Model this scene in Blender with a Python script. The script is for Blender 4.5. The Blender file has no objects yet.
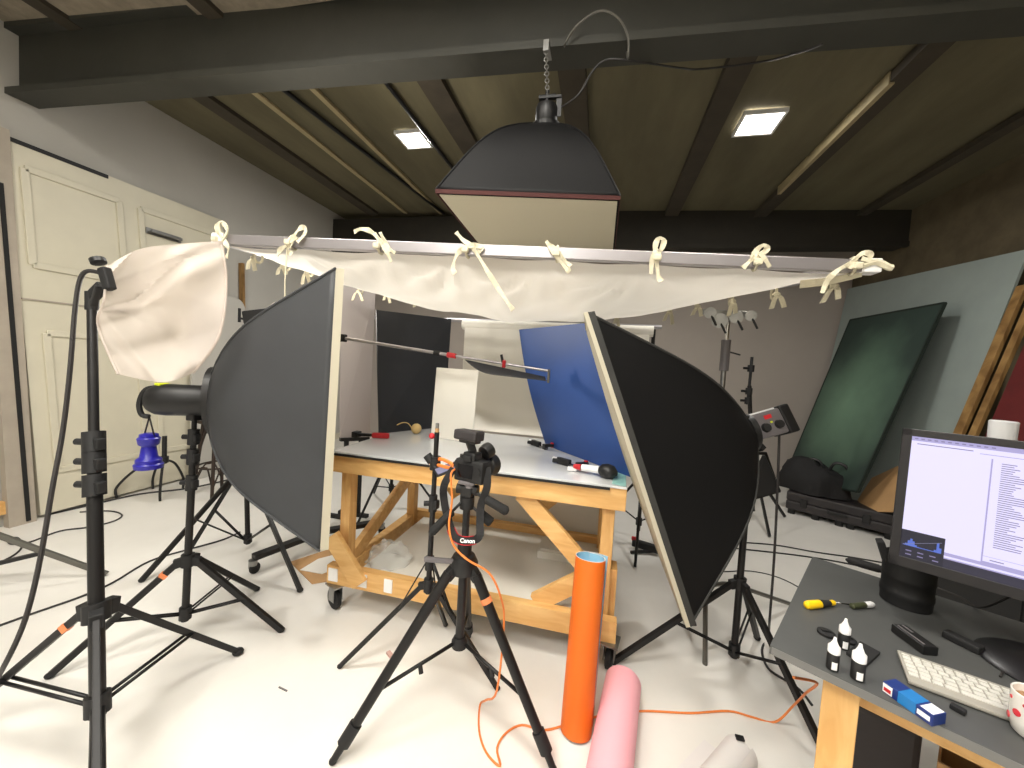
import bpy, bmesh, math, random
from mathutils import Vector, Matrix, noise
random.seed(7)
S = bpy.context.scene
COL = S.collection
V = Vector
R = math.radians
# ------------------------------------------------------------------ camera
FPX, CH = 385.0, 1.5
YAW, PITCH, ROLL = R(12.8915), R(3.0), R(3.4)
def _cam_axes():
    f = V((0, math.cos(PITCH), -math.sin(PITCH))); r = V((1, 0, 0)); u = r.cross(f)
    rr = r*math.cos(ROLL)+u*math.sin(ROLL); uu = u*math.cos(ROLL)-r*math.sin(ROLL)
    m = Matrix.Rotation(YAW, 3, 'Z')
    return m@rr, m@uu, m@f
CR, CU, CF = _cam_axes()
CAM = V((0, 0, CH))
def ray(x, y): return CF + CR*((x-512)/FPX) - CU*((y-384)/FPX)
def PZ(x, y, z=0.0): d = ray(x, y); return CAM + d*((z-CH)/d.z)
def PY(x, y, Y): d = ray(x, y); return CAM + d*(Y/d.y)
def PX(x, y, X): d = ray(x, y); return CAM + d*(X/d.x)
def PD(x, y, dd): return CAM + ray(x, y)*dd
cd = bpy.data.cameras.new('camera'); cam = bpy.data.objects.new('camera', cd); COL.objects.link(cam)
cd.sensor_width = 36; cd.lens = FPX/1024*36; cd.clip_start = 0.02; cd.clip_end = 60
cam.matrix_world = Matrix((( CR.x, CU.x, -CF.x, 0), (CR.y, CU.y, -CF.y, 0), (CR.z, CU.z, -CF.z, CH), (0, 0, 0, 1)))
S.camera = cam
S.view_settings.view_transform = 'Standard'; S.view_settings.look = 'None'
S.view_settings.exposure = 0.0; S.view_settings.gamma = 1.0; S.view_settings.use_curve_mapping = False

# --------------------------------------------------------------- materials
def lin(c):
    return tuple(((v/255)/12.92 if v/255 <= .04045 else ((v/255+.055)/1.055)**2.4) for v in c) + (1,)
def mat(name, col, rough=.6, metal=0, var=.0, vscale=6, bump=0, bscale=40, spec=.5, emit=None, estr=0, coat=0, trans=0, stretch=None, alpha=1):
    m = bpy.data.materials.new(name); m.use_nodes = True
    nt = m.node_tree; b = nt.nodes['Principled BSDF']
    c = lin(col)
    b.inputs['Roughness'].default_value = rough; b.inputs['Metallic'].default_value = metal
    b.inputs['Specular IOR Level'].default_value = spec; b.inputs['Coat Weight'].default_value = coat
    b.inputs['Base Color'].default_value = c
    b.inputs['Transmission Weight'].default_value = trans
    b.inputs['Alpha'].default_value = alpha
    tc = nt.nodes.new('ShaderNodeTexCoord'); src = tc.outputs['Object']
    if stretch:
        mp = nt.nodes.new('ShaderNodeMapping'); mp.inputs['Scale'].default_value = stretch
        nt.links.new(src, mp.inputs['Vector']); src = mp.outputs['Vector']
    if var > 0:
        n = nt.nodes.new('ShaderNodeTexNoise'); n.inputs['Scale'].default_value = vscale; n.inputs['Detail'].default_value = 6
        n.inputs['Roughness'].default_value = .62
        nt.links.new(src, n.inputs['Vector'])
        rp = nt.nodes.new('ShaderNodeValToRGB')
        rp.color_ramp.elements[0].position = .3; rp.color_ramp.elements[1].position = .7
        rp.color_ramp.elements[0].color = tuple(max(0, v*(1-var)) for v in c[:3])+(1,)
        rp.color_ramp.elements[1].color = tuple(min(1, v*(1+var)) for v in c[:3])+(1,)
        nt.links.new(n.outputs['Fac'], rp.inputs['Fac']); nt.links.new(rp.outputs['Color'], b.inputs['Base Color'])
    if bump > 0:
        n2 = nt.nodes.new('ShaderNodeTexNoise'); n2.inputs['Scale'].default_value = bscale; n2.inputs['Detail'].default_value = 4
        nt.links.new(src, n2.inputs['Vector'])
        bp = nt.nodes.new('ShaderNodeBump'); bp.inputs['Strength'].default_value = bump; bp.inputs['Distance'].default_value = .01
        nt.links.new(n2.outputs['Fac'], bp.inputs['Height']); nt.links.new(bp.outputs['Normal'], b.inputs['Normal'])
    if emit:
        b.inputs['Emission Color'].default_value = lin(emit); b.inputs['Emission Strength'].default_value = estr
    return m
def wood(name, c1, c2, rough=.55, axis_scale=(1, 12, 12), scale=3):
    m = mat(name, c1, rough); nt = m.node_tree; b = nt.nodes['Principled BSDF']
    tc = nt.nodes.new('ShaderNodeTexCoord'); mp = nt.nodes.new('ShaderNodeMapping'); mp.inputs['Scale'].default_value = axis_scale
    n = nt.nodes.new('ShaderNodeTexNoise'); n.inputs['Scale'].default_value = scale; n.inputs['Detail'].default_value = 5; n.inputs['Distortion'].default_value = .6
    rp = nt.nodes.new('ShaderNodeValToRGB'); rp.color_ramp.elements[0].position = .35; rp.color_ramp.elements[1].position = .68
    rp.color_ramp.elements[0].color = lin(c2); rp.color_ramp.elements[1].color = lin(c1)
    nt.links.new(tc.outputs['Object'], mp.inputs['Vector']); nt.links.new(mp.outputs['Vector'], n.inputs['Vector'])
    nt.links.new(n.outputs['Fac'], rp.inputs['Fac']); nt.links.new(rp.outputs['Color'], b.inputs['Base Color'])
    return m
def fabric(name, col, transl=.4, rough=.9, bump=.15):
    m = mat(name, col, rough, bump=bump, bscale=220, spec=.15); nt = m.node_tree; b = nt.nodes['Principled BSDF']
    t = nt.nodes.new('ShaderNodeBsdfTranslucent'); t.inputs['Color'].default_value = lin(col)
    mx = nt.nodes.new('ShaderNodeMixShader'); mx.inputs['Fac'].default_value = transl
    out = nt.nodes['Material Output']
    nt.links.new(b.outputs['BSDF'], mx.inputs[1]); nt.links.new(t.outputs['BSDF'], mx.inputs[2]); nt.links.new(mx.outputs[0], out.inputs['Surface'])
    return m
M = {}
M['floor'] = mat('floor_paint', (229, 226, 220), .38, var=.05, vscale=1.6, bump=.03, bscale=5)
M['wall'] = mat('wall_paint', (184, 181, 174), .8, var=.04, vscale=2, bump=.06, bscale=18)
M['wallback'] = mat('back_wall_shaded', (168, 159, 151), .8, var=.03, vscale=2)  # shade on the back wall put into an evenly darker grey
M['wallright'] = mat('right_wall_brick', (92, 82, 62), .9, var=.25, vscale=4, bump=.3, bscale=12)
M['door'] = mat('door_paint', (208, 202, 182), .5, var=.04, vscale=3)
M['jamb'] = mat('door_jamb', (168, 158, 144), .7, var=.1, vscale=4)
M['ceiling'] = mat('ceiling_boards', (98, 92, 70), .85, var=.22, vscale=1.3, bump=.25, bscale=9, stretch=(2.2, .5, 1))
M['concrete'] = mat('rough_concrete', (138, 128, 112), .9, var=.3, vscale=7, bump=.5, bscale=14)
M['rib'] = mat('ceiling_rib', (62, 55, 44), .85, var=.2, vscale=5)
M['riblight'] = mat('ceiling_batten', (160, 146, 112), .6, var=.1, vscale=8)
M['beam'] = mat('painted_steel_beam', (52, 52, 46), .6, var=.12, vscale=4, bump=.08, bscale=22)
M['beamdark'] = mat('dark_beam', (42, 38, 30), .8, var=.2, vscale=4)
M['black'] = mat('black_metal', (20, 20, 21), .45, var=.1, vscale=20)
M['blackmatte'] = mat('black_plastic', (19, 19, 20), .6)
M['stand'] = mat('stand_anodised_black', (25, 24, 24), .42, metal=.0, spec=.35)
M['standgrey'] = mat('stand_grey', (104, 102, 96), .4, metal=.6)
M['rubber'] = mat('rubber', (22, 22, 22), .8)
M['chrome'] = mat('chrome', (190, 188, 184), .18, metal=1)
M['alu'] = mat('aluminium', (176, 172, 175), .34, metal=.75)
M['galv'] = mat('galvanised_steel', (150, 150, 148), .35, metal=.9)
M['sbblack'] = mat('softbox_nylon', (15, 15, 16), .62, bump=.12, bscale=9, spec=.25, coat=.0)
M['sbgrey'] = mat('softbox_nylon_worn', (46, 48, 51), .62, var=.12, vscale=3, bump=.2, bscale=7, spec=.6)
M['sbrim'] = mat('softbox_rim', (46, 46, 44), .7, var=.15, vscale=12)
M['diff'] = fabric('diffuser_cloth', (210, 204, 184), .3)
M['scrim'] = fabric('white_silk', (236, 231, 222), .45, bump=.1)
M['cloth'] = fabric('white_sheer_cloth', (222, 212, 204), .45, bump=.05)
def make_sheer(m, f):
    nt = m.node_tree; out = nt.nodes['Material Output']; src = out.inputs['Surface'].links[0].from_socket
    tr = nt.nodes.new('ShaderNodeBsdfTransparent'); mx = nt.nodes.new('ShaderNodeMixShader'); mx.inputs['Fac'].default_value = f
    nt.links.new(src, mx.inputs[1]); nt.links.new(tr.outputs[0], mx.inputs[2]); nt.links.new(mx.outputs[0], out.inputs['Surface'])
make_sheer(M['cloth'], .28)
M['tie'] = mat('cotton_tape', (206, 199, 174), .9, bump=.2, bscale=120)
M['pine'] = wood('pine', (230, 188, 124), (212, 162, 96), axis_scale=(1.5, 9, 9))
M['pinev'] = wood('pine_upright', (228, 186, 122), (210, 160, 94), axis_scale=(9, 9, 1.5))
M['plank'] = wood('old_plank', (168, 132, 80), (118, 86, 46), axis_scale=(8, 2, 1.2))
M['bent'] = wood('dark_bentwood', (52, 34, 22), (30, 20, 14), axis_scale=(8, 8, 1))
M['gloss'] = mat('white_acrylic_top', (212, 214, 216), .12, coat=.4)
M['whiteboard'] = mat('white_board', (232, 229, 222), .6, var=.02, vscale=3)
M['shelf'] = mat('white_melamine', (224, 220, 210), .4, var=.03, vscale=3)
M['card'] = mat('white_card', (246, 243, 234), .7)
M['paper'] = mat('white_background_paper', (232, 228, 218), .85)
M['blue'] = mat('blue_board', (38, 74, 142), .5, var=.04, vscale=2)
M['bluetub'] = mat('blue_plastic', (34, 30, 150), .35)
M['blackboard'] = mat('black_foam_board', (33, 35, 40), .65, var=.08, vscale=2)
M['greyboard'] = mat('grey_board', (176, 168, 166), .7)
M['red'] = mat('red_plastic', (196, 36, 44), .4)
M['orange'] = mat('orange_card', (222, 104, 14), .55, var=.03, vscale=2)
M['ltblue'] = mat('pale_blue_lining', (140, 190, 216), .6)
M['orangecable'] = mat('orange_cable', (226, 128, 58), .5)
M['tape'] = mat('orange_tape', (226, 134, 84), .7)
M['pink'] = mat('pink_paper', (246, 178, 190), .65)
M['offwhite'] = mat('white_paper_roll', (226, 222, 220), .6)
M['cable'] = mat('black_cable', (40, 37, 36), .55)
M['greycable'] = mat('grey_cable', (92, 82, 78), .6)
M['greenedge'] = mat('dark_green_frame', (22, 34, 28), .7)
M['pale'] = mat('pale_grey_board', (146, 156, 152), .75, var=.08, vscale=1.5)
M['tan'] = mat('kraft_cardboard', (186, 146, 100), .8, var=.08, vscale=5)
M['desk'] = mat('dark_grey_laminate', (74, 75, 74), .45, var=.05, vscale=14)
M['monitor'] = mat('monitor_plastic', (24, 22, 25), .35)
M['keys'] = mat('white_keys', (206, 204, 196), .45)
M['kbase'] = mat('keyboard_base', (158, 154, 144), .4)
M['yellow'] = mat('yellow_plastic', (240, 196, 20), .4)
M['neon'] = mat('neon_yellow', (214, 226, 40), .5)
M['steel'] = mat('steel', (150, 148, 146), .25, metal=1)
M['olive'] = mat('olive_plastic', (62, 66, 44), .5)
M['white'] = mat('white_plastic', (236, 236, 236), .4)
M['ceramic'] = mat('white_ceramic', (236, 232, 226), .18, coat=.5)
M['reddot'] = mat('red_glaze', (214, 60, 70), .25)
M['tea'] = mat('milky_tea', (150, 112, 78), .2)
M['cyanbox'] = mat('blue_card_box', (20, 112, 178), .4)
M['navybox'] = mat('navy_card_box', (16, 44, 112), .4)
M['nylon'] = mat('black_nylon_bag', (20, 19, 20), .8, bump=.3, bscale=30)
M['case'] = mat('hard_case', (44, 40, 41), .55, var=.08, vscale=9)
M['greybody'] = mat('grey_enamel', (104, 100, 102), .4)
M['string'] = mat('jute_string', (214, 184, 124), .9, bump=.7, bscale=120)
M['redpaint'] = mat('dark_red_panel', (92, 20, 20), .6, var=.2, vscale=4)
M['glassclear'] = mat('clear_polythene', (236, 240, 238), .25, alpha=.28)
M['tealtape'] = mat('pale_teal_film', (150, 200, 194), .4)
M['copperred'] = mat('dark_red_edge', (70, 26, 22), .7)
M['led'] = mat('lit_led_panel', (255, 248, 236), .5, emit=(255, 246, 230), estr=14)
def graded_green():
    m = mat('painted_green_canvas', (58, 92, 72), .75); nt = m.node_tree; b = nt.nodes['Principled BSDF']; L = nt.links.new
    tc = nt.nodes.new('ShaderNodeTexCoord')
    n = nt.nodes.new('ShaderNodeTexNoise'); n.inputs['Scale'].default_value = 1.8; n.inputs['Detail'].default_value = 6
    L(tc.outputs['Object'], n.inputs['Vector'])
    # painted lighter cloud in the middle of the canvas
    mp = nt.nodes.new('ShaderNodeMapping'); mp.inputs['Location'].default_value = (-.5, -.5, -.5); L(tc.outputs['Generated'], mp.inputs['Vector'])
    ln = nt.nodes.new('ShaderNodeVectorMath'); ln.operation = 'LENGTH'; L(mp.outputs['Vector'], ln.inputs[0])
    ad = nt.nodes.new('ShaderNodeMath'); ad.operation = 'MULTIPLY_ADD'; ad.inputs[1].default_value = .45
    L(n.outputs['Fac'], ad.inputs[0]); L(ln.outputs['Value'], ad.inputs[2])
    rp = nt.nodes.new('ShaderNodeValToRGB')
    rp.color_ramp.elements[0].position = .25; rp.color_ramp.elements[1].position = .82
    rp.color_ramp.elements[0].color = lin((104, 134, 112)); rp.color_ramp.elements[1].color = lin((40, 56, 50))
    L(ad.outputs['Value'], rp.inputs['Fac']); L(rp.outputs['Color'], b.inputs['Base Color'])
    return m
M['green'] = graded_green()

# ------------------------------------------------------------ mesh builder
def rotm(x, y=None, z=None):
    """3x3 whose columns are the given axes"""
    return Matrix((x, y, z)).transposed()
def frame(o, x, zhint=V((0, 0, 1))):
    x = V(x).normalized(); y = V(zhint).cross(x).normalized(); z = x.cross(y)
    m = rotm(x, y, z).to_4x4(); m.translation = V(o); return m
def basis_for(axis):
    a = axis.normalized(); h = V((0, 0, 1)) if abs(a.z) < .9 else V((1, 0, 0))
    u = a.cross(h).normalized(); return a, u, a.cross(u)
class MB:
    def __init__(s, T=None): s.bm = bmesh.new(); s.T = T
    def box(s, c, size, rot=None, bev=0, mi=0):
        r = bmesh.ops.create_cube(s.bm, size=1); vs = r['verts']
        m = Matrix.Diagonal(V((size[0], size[1], size[2], 1)))
        if rot is not None: m = rot.to_4x4() @ m
        m = Matrix.Translation(V(c)) @ m
        bmesh.ops.transform(s.bm, matrix=m, verts=vs)
        fs = set(f for v in vs for f in v.link_faces)
        for f in fs: f.material_index = mi
        if bev > 0:
            es = list(set(e for v in vs for e in v.link_edges))
            rr = bmesh.ops.bevel(s.bm, geom=es, offset=bev, segments=2, affect='EDGES', profile=.6, material=mi)
        return s
    def bar(s, p0, p1, w, h, up=V((0, 0, 1)), bev=0, mi=0):
        p0, p1 = V(p0), V(p1); x = (p1-p0); L = x.length; x.normalize()
        up = V(up)
        if abs(x.dot(up)) > .95: up = V((0, 1, 0))
        y = up.cross(x).normalized(); z = x.cross(y)
        return s.box((p0+p1)/2, (L, w, h), rotm(x, y, z), bev, mi)
    def tube(s, pts, r, seg=8, closed=False, mi=0, caps=True):
        pts = [V(p) for p in pts]; n = len(pts)
        rs = r if isinstance(r, (list, tuple)) else [r]*n
        t0 = (pts[1]-pts[0]).normalized(); _, u, _ = basis_for(t0); rings = []
        for i in range(n):
            if closed: t = (pts[(i+1) % n]-pts[i-1])
            elif i == 0: t = pts[1]-pts[0]
            elif i == n-1: t = pts[-1]-pts[-2]
            else: t = (pts[i+1]-pts[i]).normalized()+(pts[i]-pts[i-1]).normalized()
            if t.length < 1e-9: t = t0.copy()
            t.normalize(); u = (u-t*u.dot(t)).normalized(); w = t.cross(u)
            rings.append([s.bm.verts.new(pts[i]+(u*math.cos(a)+w*math.sin(a))*rs[i]) for a in (2*math.pi*k/seg for k in range(seg))])
        m = n if closed else n-1
        for i in range(m):
            a, b = rings[i], rings[(i+1) % n]
            for k in range(seg):
                f = s.bm.faces.new((a[k], a[(k+1) % seg], b[(k+1) % seg], b[k])); f.smooth = True; f.material_index = mi
        if caps and not closed:
            for q in (list(reversed(rings[0])), rings[-1]):
                f = s.bm.faces.new(q); f.material_index = mi
        return s
    def cyl(s, p0, p1, r0, r1=None, seg=16, mi=0):
        return s.tube([p0, p1], [r0, r0 if r1 is None else r1], seg, mi=mi)
    def lathe(s, o, axis, prof, seg=24, mi=0, caps=True):
        o = V(o); a, u, w = basis_for(V(axis)); rings = []
        for (r, h) in prof:
            rings.append([s.bm.verts.new(o+a*h+(u*math.cos(t)+w*math.sin(t))*max(r, 1e-4)) for t in (2*math.pi*k/seg for k in range(seg))])
        for i in range(len(rings)-1):
            A, B = rings[i], rings[i+1]
            for k in range(seg):
                f = s.bm.faces.new((A[k], A[(k+1) % seg], B[(k+1) % seg], B[k])); f.smooth = True; f.material_index = mi
        if caps:
            for q in (list(reversed(rings[0])), rings[-1]):
                f = s.bm.faces.new(q); f.material_index = mi
        return s
    def sph(s, c, r, sc=(1, 1, 1), seg=16, mi=0):
        q = bmesh.ops.create_uvsphere(s.bm, u_segments=seg, v_segments=max(6, seg//2), radius=r)
        bmesh.ops.transform(s.bm, matrix=Matrix.Translation(V(c)) @ Matrix.Diagonal(V((*sc, 1))), verts=q['verts'])
        for f in set(f for v in q['verts'] for f in v.link_faces): f.smooth = True; f.material_index = mi
        return s
    def slab(s, pts, th, mi=0, nrm=None):
        """polygon (coplanar-ish) thickened by th behind its normal"""
        pts = [V(p) for p in pts]
        n = (pts[1]-pts[0]).cross(pts[-1]-pts[0]).normalized() if nrm is None else V(nrm).normalized()
        a = [s.bm.verts.new(p+n*th/2) for p in pts]; b = [s.bm.verts.new(p-n*th/2) for p in pts]
        k = len(pts)
        fs = [s.bm.faces.new(a), s.bm.faces.new(list(reversed(b)))]
        for i in range(k): fs.append(s.bm.faces.new((a[i], b[i], b[(i+1) % k], a[(i+1) % k])))
        for f in fs: f.material_index = mi
        return s
    def prism(s, poly, z0, z1, mi=0):
        a = [s.bm.verts.new((p[0], p[1], z1)) for p in poly]; b = [s.bm.verts.new((p[0], p[1], z0)) for p in poly]; k = len(poly)
        fs = [s.bm.faces.new(a), s.bm.faces.new(list(reversed(b)))]
        for i in range(k): fs.append(s.bm.faces.new((a[i], b[i], b[(i+1) % k], a[(i+1) % k])))
        for f in fs: f.material_index = mi
        return s
    def grid(s, fn, nu, nv, th=0, mi=0, smooth=True):
        vs = [[V(fn(i/nu, j/nv)) for j in range(nv+1)] for i in range(nu+1)]
        def mk(off):
            g = []
            for i in range(nu+1):
                row = []
                for j in range(nv+1):
                    p = vs[i][j]
                    if off:
                        du = vs[min(i+1, nu)][j]-vs[max(i-1, 0)][j]; dv = vs[i][min(j+1, nv)]-vs[i][max(j-1, 0)]
                        nn = du.cross(dv)
                        if nn.length > 1e-12: p = p+nn.normalized()*off
                    row.append(s.bm.verts.new(p))
                g.append(row)
            return g
        A = mk(0)
        def fc(g, flip):
            for i in range(nu):
                for j in range(nv):
                    q = [g[i][j], g[i+1][j], g[i+1][j+1], g[i][j+1]]
                    if flip: q.reverse()
                    f = s.bm.faces.new(q); f.smooth = smooth; f.material_index = mi
        fc(A, False)
        if th:
            B = mk(-th); fc(B, True)
            ring = [(i, 0) for i in range(nu)]+[(nu, j) for j in range(nv)]+[(i, nv) for i in range(nu, 0, -1)]+[(0, j) for j in range(nv, 0, -1)]
            for k in range(len(ring)):
                a, b = ring[k], ring[(k+1) % len(ring)]
                f = s.bm.faces.new((A[b[0]][b[1]], A[a[0]][a[1]], B[a[0]][a[1]], B[b[0]][b[1]])); f.material_index = mi
        return s
    def ribbon(s, pts, wvec, th, mi=0):
        pts = [V(p) for p in pts]; n = len(pts)-1
        wv = wvec if isinstance(wvec, list) else [V(wvec)]*len(pts)
        def fn(u, v):
            i = int(round(u*n)); return pts[i]+wv[i]*(v-.5)
        return s.grid(fn, n, 1, th=th, mi=mi, smooth=False)
    def build(s, name, m, parent=None, smooth=None):
        bm = s.bm
        if s.T is not None: bmesh.ops.transform(bm, matrix=s.T, verts=bm.verts)
        if parent is not None:
            root = parent
            while root.parent: root = root.parent
            bmesh.ops.translate(bm, vec=-V(root.location), verts=bm.verts)
        bmesh.ops.recalc_face_normals(bm, faces=bm.faces)
        for e in bm.edges:
            if len(e.link_faces) == 2 and e.calc_face_angle(0) > .75: e.smooth = False
        me = bpy.data.meshes.new(name); bm.to_mesh(me); bm.free()
        for q in (m if isinstance(m, (list, tuple)) else [m]): me.materials.append(q)
        o = bpy.data.objects.new(name, me); COL.objects.link(o)
        if parent is not None: o.parent = parent
        return o
def tag(o, label, cat, group=None, kind=None):
    if label: o['label'] = label
    if cat: o['category'] = cat
    if group: o['group'] = group
    if kind: o['kind'] = kind
    return o
def thing(name, label, cat, loc, group=None):
    o = bpy.data.objects.new(name, None); o.empty_display_size = .1; COL.objects.link(o); o.location = V(loc)
    return tag(o, label, cat, group)
def solo(mb, name, m, label, cat, group=None): return tag(mb.build(name, m), label, cat, group)
def struct(mb, name, m, parent=None):
    o = mb.build(name, m, parent)
    if parent is None: o['kind'] = 'structure'
    return o
def smoothpts(pts, n=6, closed=False):
    pts = [V(p) for p in pts]; out = []; k = len(pts)
    rng = range(k) if closed else range(k-1)
    for i in rng:
        if closed: p0, p1, p2, p3 = pts[i-1], pts[i], pts[(i+1) % k], pts[(i+2) % k]
        else: p0, p1, p2, p3 = pts[max(i-1, 0)], pts[i], pts[i+1], pts[min(i+2, k-1)]
        for j in range(n):
            t = j/n; t2, t3 = t*t, t*t*t
            out.append(.5*((2*p1)+(-p0+p2)*t+(2*p0-5*p1+4*p2-p3)*t2+(-p0+3*p1-3*p2+p3)*t3))
    if not closed: out.append(pts[-1])
    return out
def copy_tree(o, loc, rotz=0, label=None):
    c = o.copy(); COL.objects.link(c); c.location = V(loc); c.rotation_euler = (0, 0, rotz)
    if label: c['label'] = label
    for ch in list(o.children):
        d = ch.copy(); COL.objects.link(d); d.parent = c
        for g in list(ch.children):
            e = g.copy(); COL.objects.link(e); e.parent = d
    return c
def text_mesh(body, size, T, name, m, parent, extrude=.0006, bold=0):
    cu = bpy.data.curves.new(name, 'FONT'); cu.body = body; cu.size = size; cu.extrude = extrude; cu.offset = bold
    cu.align_x = 'CENTER'; cu.align_y = 'CENTER'
    tmp = bpy.data.objects.new('tmp', cu); COL.objects.link(tmp)
    dg = bpy.context.evaluated_depsgraph_get(); me = bpy.data.meshes.new_from_object(tmp.evaluated_get(dg))
    bpy.data.objects.remove(tmp)
    root = parent
    while root.parent: root = root.parent
    me.transform(Matrix.Translation(-V(root.location)) @ T)
    me.materials.clear(); me.materials.append(m)
    o = bpy.data.objects.new(name, me); COL.objects.link(o); o.parent = parent
    return o
UP = V((0, 0, 1))
# =================================================================== SETTING
XL, XR, YB, YF = -4.45, 3.45, 6.6, -2.6
def zc(x): return 3.68-.028*x
struct(MB().box(((XL+XR)/2, (YB+YF)/2, -.05), (XR-XL+.4, YB-YF+.4, .1)), 'floor', M['floor'])
struct(MB().box((XL-.1, (YB+YF)/2, 2), (.2, YB-YF+.4, 4.2)), 'wall_left', M['wall'])
struct(MB().box(((XL+XR)/2, YB+.1, 2), (XR-XL+.4, .2, 4.2)), 'wall_back', M['wallback'])
struct(MB().box((XR+.1, (YB+YF)/2, 2), (.2, YB-YF+.4, 4.2)), 'wall_right', M['wallright'])
struct(MB().box(((XL+XR)/2, YF-.1, 2), (XR-XL+.4, .2, 4.2)), 'wall_front', M['wall'])
c = MB()
c.slab([(XL-.3, 2.2, zc(XL)+.06), (XR+.3, 2.2, zc(XR)+.06), (XR+.3, YB+.3, zc(XR)+.06), (XL-.3, YB+.3, zc(XL)+.06)], .1)
struct(c, 'ceiling', M['ceiling'])
c = MB()
c.slab([(XL-.3, YF-.3, zc(XL)+.04), (XR+.3, YF-.3, zc(XR)+.04), (XR+.3, 2.2, zc(XR)+.04), (XL-.3, 2.2, zc(XL)+.04)], .1)
struct(c, 'ceiling_front', M['concrete'])
# ceiling ribs running away from the viewer
k = 1
def rib(x, w, h, y0, y1, m):
    global k
    z = zc(x)
    struct(MB().box((x, (y0+y1)/2, z-h/2), (w, y1-y0, h)), 'trim_%d' % k, m); k += 1
for x, w, h in ((-3.72, .17, .04), (-1.47, .2, .05), (-.36, .2, .05), (.77, .17, .06), (1.84, .14, .07), (2.95, .1, .05)):
    rib(x, w, h, 2.3, 5.6, M['rib'])
for x, w, h in ((-2.55, .05, .03), (-3.15, .06, .02), (1.78, .035, .085)):
    rib(x, w, h, 2.3 if x < 0 else 3.2, 5.6 if x < 0 else 4.9, M['riblight'])
for x in (-3.9, -2.7, -.9, .9, 2.4):
    rib(x, .12, .05, YF, 2.2, M['rib'])
# front I-beam
b = MB()
def ibeam(b, x0, x1, y, z0, z1, fl, tf):
    y, y2 = y
    b.bar((x0, y, z0+tf/2), (x1, y2, z0+tf/2), fl, tf); b.bar((x0, y, (z0+z1)/2), (x1, y2, (z0+z1)/2), .03, z1-z0-tf)
    b.bar((x0, y, z1-tf/2), (x1, y2, z1-tf/2), fl, tf)
ibeam(b, XL-.05, XR+.05, (2.1, 2.5), 3.28, 3.79, .18, .045)
struct(b, 'trim_%d' % k, M['beam']); k += 1
b = MB(); b.box(((XL+XR)/2, 5.72, 3.44), (XR-XL+.1, .26, .5)); b.box(((XL+XR)/2, 5.6, 3.2), (XR-XL+.1, .06, .06))
struct(b, 'trim_%d' % k, M['beamdark']); k += 1
# baseboard on the left wall
struct(MB().box((XL+.012, 5.3, .05), (.024, 2.5, .1)), 'baseboard_left', M['door'])
# ---- old panelled door on the left wall, hanging a little out of true
def lw(y, z, off=0): return V((-4.42+off, y, z))
def dquad(u, v):
    """u along the door, v up; the leaf leans slightly"""
    y0, y1 = 2.165-.17*v, 3.93-.27*v
    return y0+(y1-y0)*u, .03+2.93*v
def dp(u, v, off): y, z = dquad(u, v); return lw(y, z, off)
door = MB().slab([dp(0, 0, 0), dp(1, 0, 0), dp(1, 1, 0), dp(0, 1, 0)], .05, nrm=(1, 0, 0)).build('door_1', M['door']); door['kind'] = 'structure'
def moulding(u0, u1, v0, v1, off=.03):
    m = MB(); cs = [dp(u0, v0, off), dp(u1, v0, off), dp(u1, v1, off), dp(u0, v1, off)]
    for i in range(4): m.bar(cs[i], cs[(i+1) % 4], .05, .022, up=(1, 0, 0), bev=.006)
    m.build('panel_moulding', M['door'], door)
moulding(.045, .40, .69, .935); moulding(.5, .93, .69, .935)
moulding(.07, .44, .12, .51); moulding(.52, .93, .12, .51)
MB().bar(dp(.0, .597, .03), dp(1, .597, .03), .012, .012, up=(1, 0, 0)).build('meeting_rail', M['jamb'], door)
MB().bar(dp(0, .995, .028), dp(.36, .995, .028), .03, .012, up=(1, 0, 0)).build('top_gap_strip', M['blackmatte'], door)
h = MB(); h.box(lw(3.05, 2.585, .03), (.012, .32, .06), bev=.004); h.cyl(lw(2.93, 2.585, .03), lw(2.93, 2.585, .07), .012); h.box(lw(3.05, 2.585, .075), (.016, .28, .03), bev=.006)
h.build('door_bolt', M['galv'], door)
struct(MB().slab([lw(1.98, 0, .02), lw(2.13, 0, .02), lw(2.0, 3.0, .02), lw(1.87, 3.0, .02)], .06, nrm=(1, 0, 0)), 'trim_%d' % k, M['jamb']); k += 1
struct(MB().slab([lw(2.07, 0.02, .052), lw(2.095, 0.02, .052), lw(1.965, 2.6, .052), lw(1.94, 2.6, .052)], .012, nrm=(1, 0, 0)), 'trim_%d' % k, M['rubber']); k += 1
struct(MB().bar((XL+.03, 1.2, .16), (XL+.03, 2.03, .16), .05, .1), 'trim_%d' % k, M['pine']); k += 1

# ------------------------------------------------- ceiling lamps (lit panels; the later ones unseen, for fill)
def panel_lamp(x, y, s, label, power, vis=True):
    z = zc(x)-.0
    t = thing('ceiling_light', label, 'ceiling light', (x, y, z-.03), 'square panel lamps on the ceiling')
    f = MB()
    for dx, dy, sx, sy in ((0, s/2+.01, s+.04, .02), (0, -s/2-.01, s+.04, .02), (s/2+.01, 0, .02, s), (-s/2-.01, 0, .02, s)):
        f.box((x+dx, y+dy, z-.015), (sx, sy, .03))
    f.build('frame', M['white'], t)
    MB().box((x, y, z-.012), (s, s, .014)).build('diffuser', M['led'], t)
    ld = bpy.data.lights.new('panel_lamp_light', 'AREA'); ld.shape = 'SQUARE'; ld.size = s; ld.energy = power; ld.color = (1.0, .98, .93)
    lo = bpy.data.objects.new('lamp_light', ld); COL.objects.link(lo); lo.parent = t; lo.location = (0, 0, -.004)
    return t
panel_lamp(-2.02, 3.69, .25, 'lit square ceiling lamp left of the hanging softbox', 50)
panel_lamp(1.14, 3.69, .28, 'lit square ceiling lamp right of the hanging softbox', 34)
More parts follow.
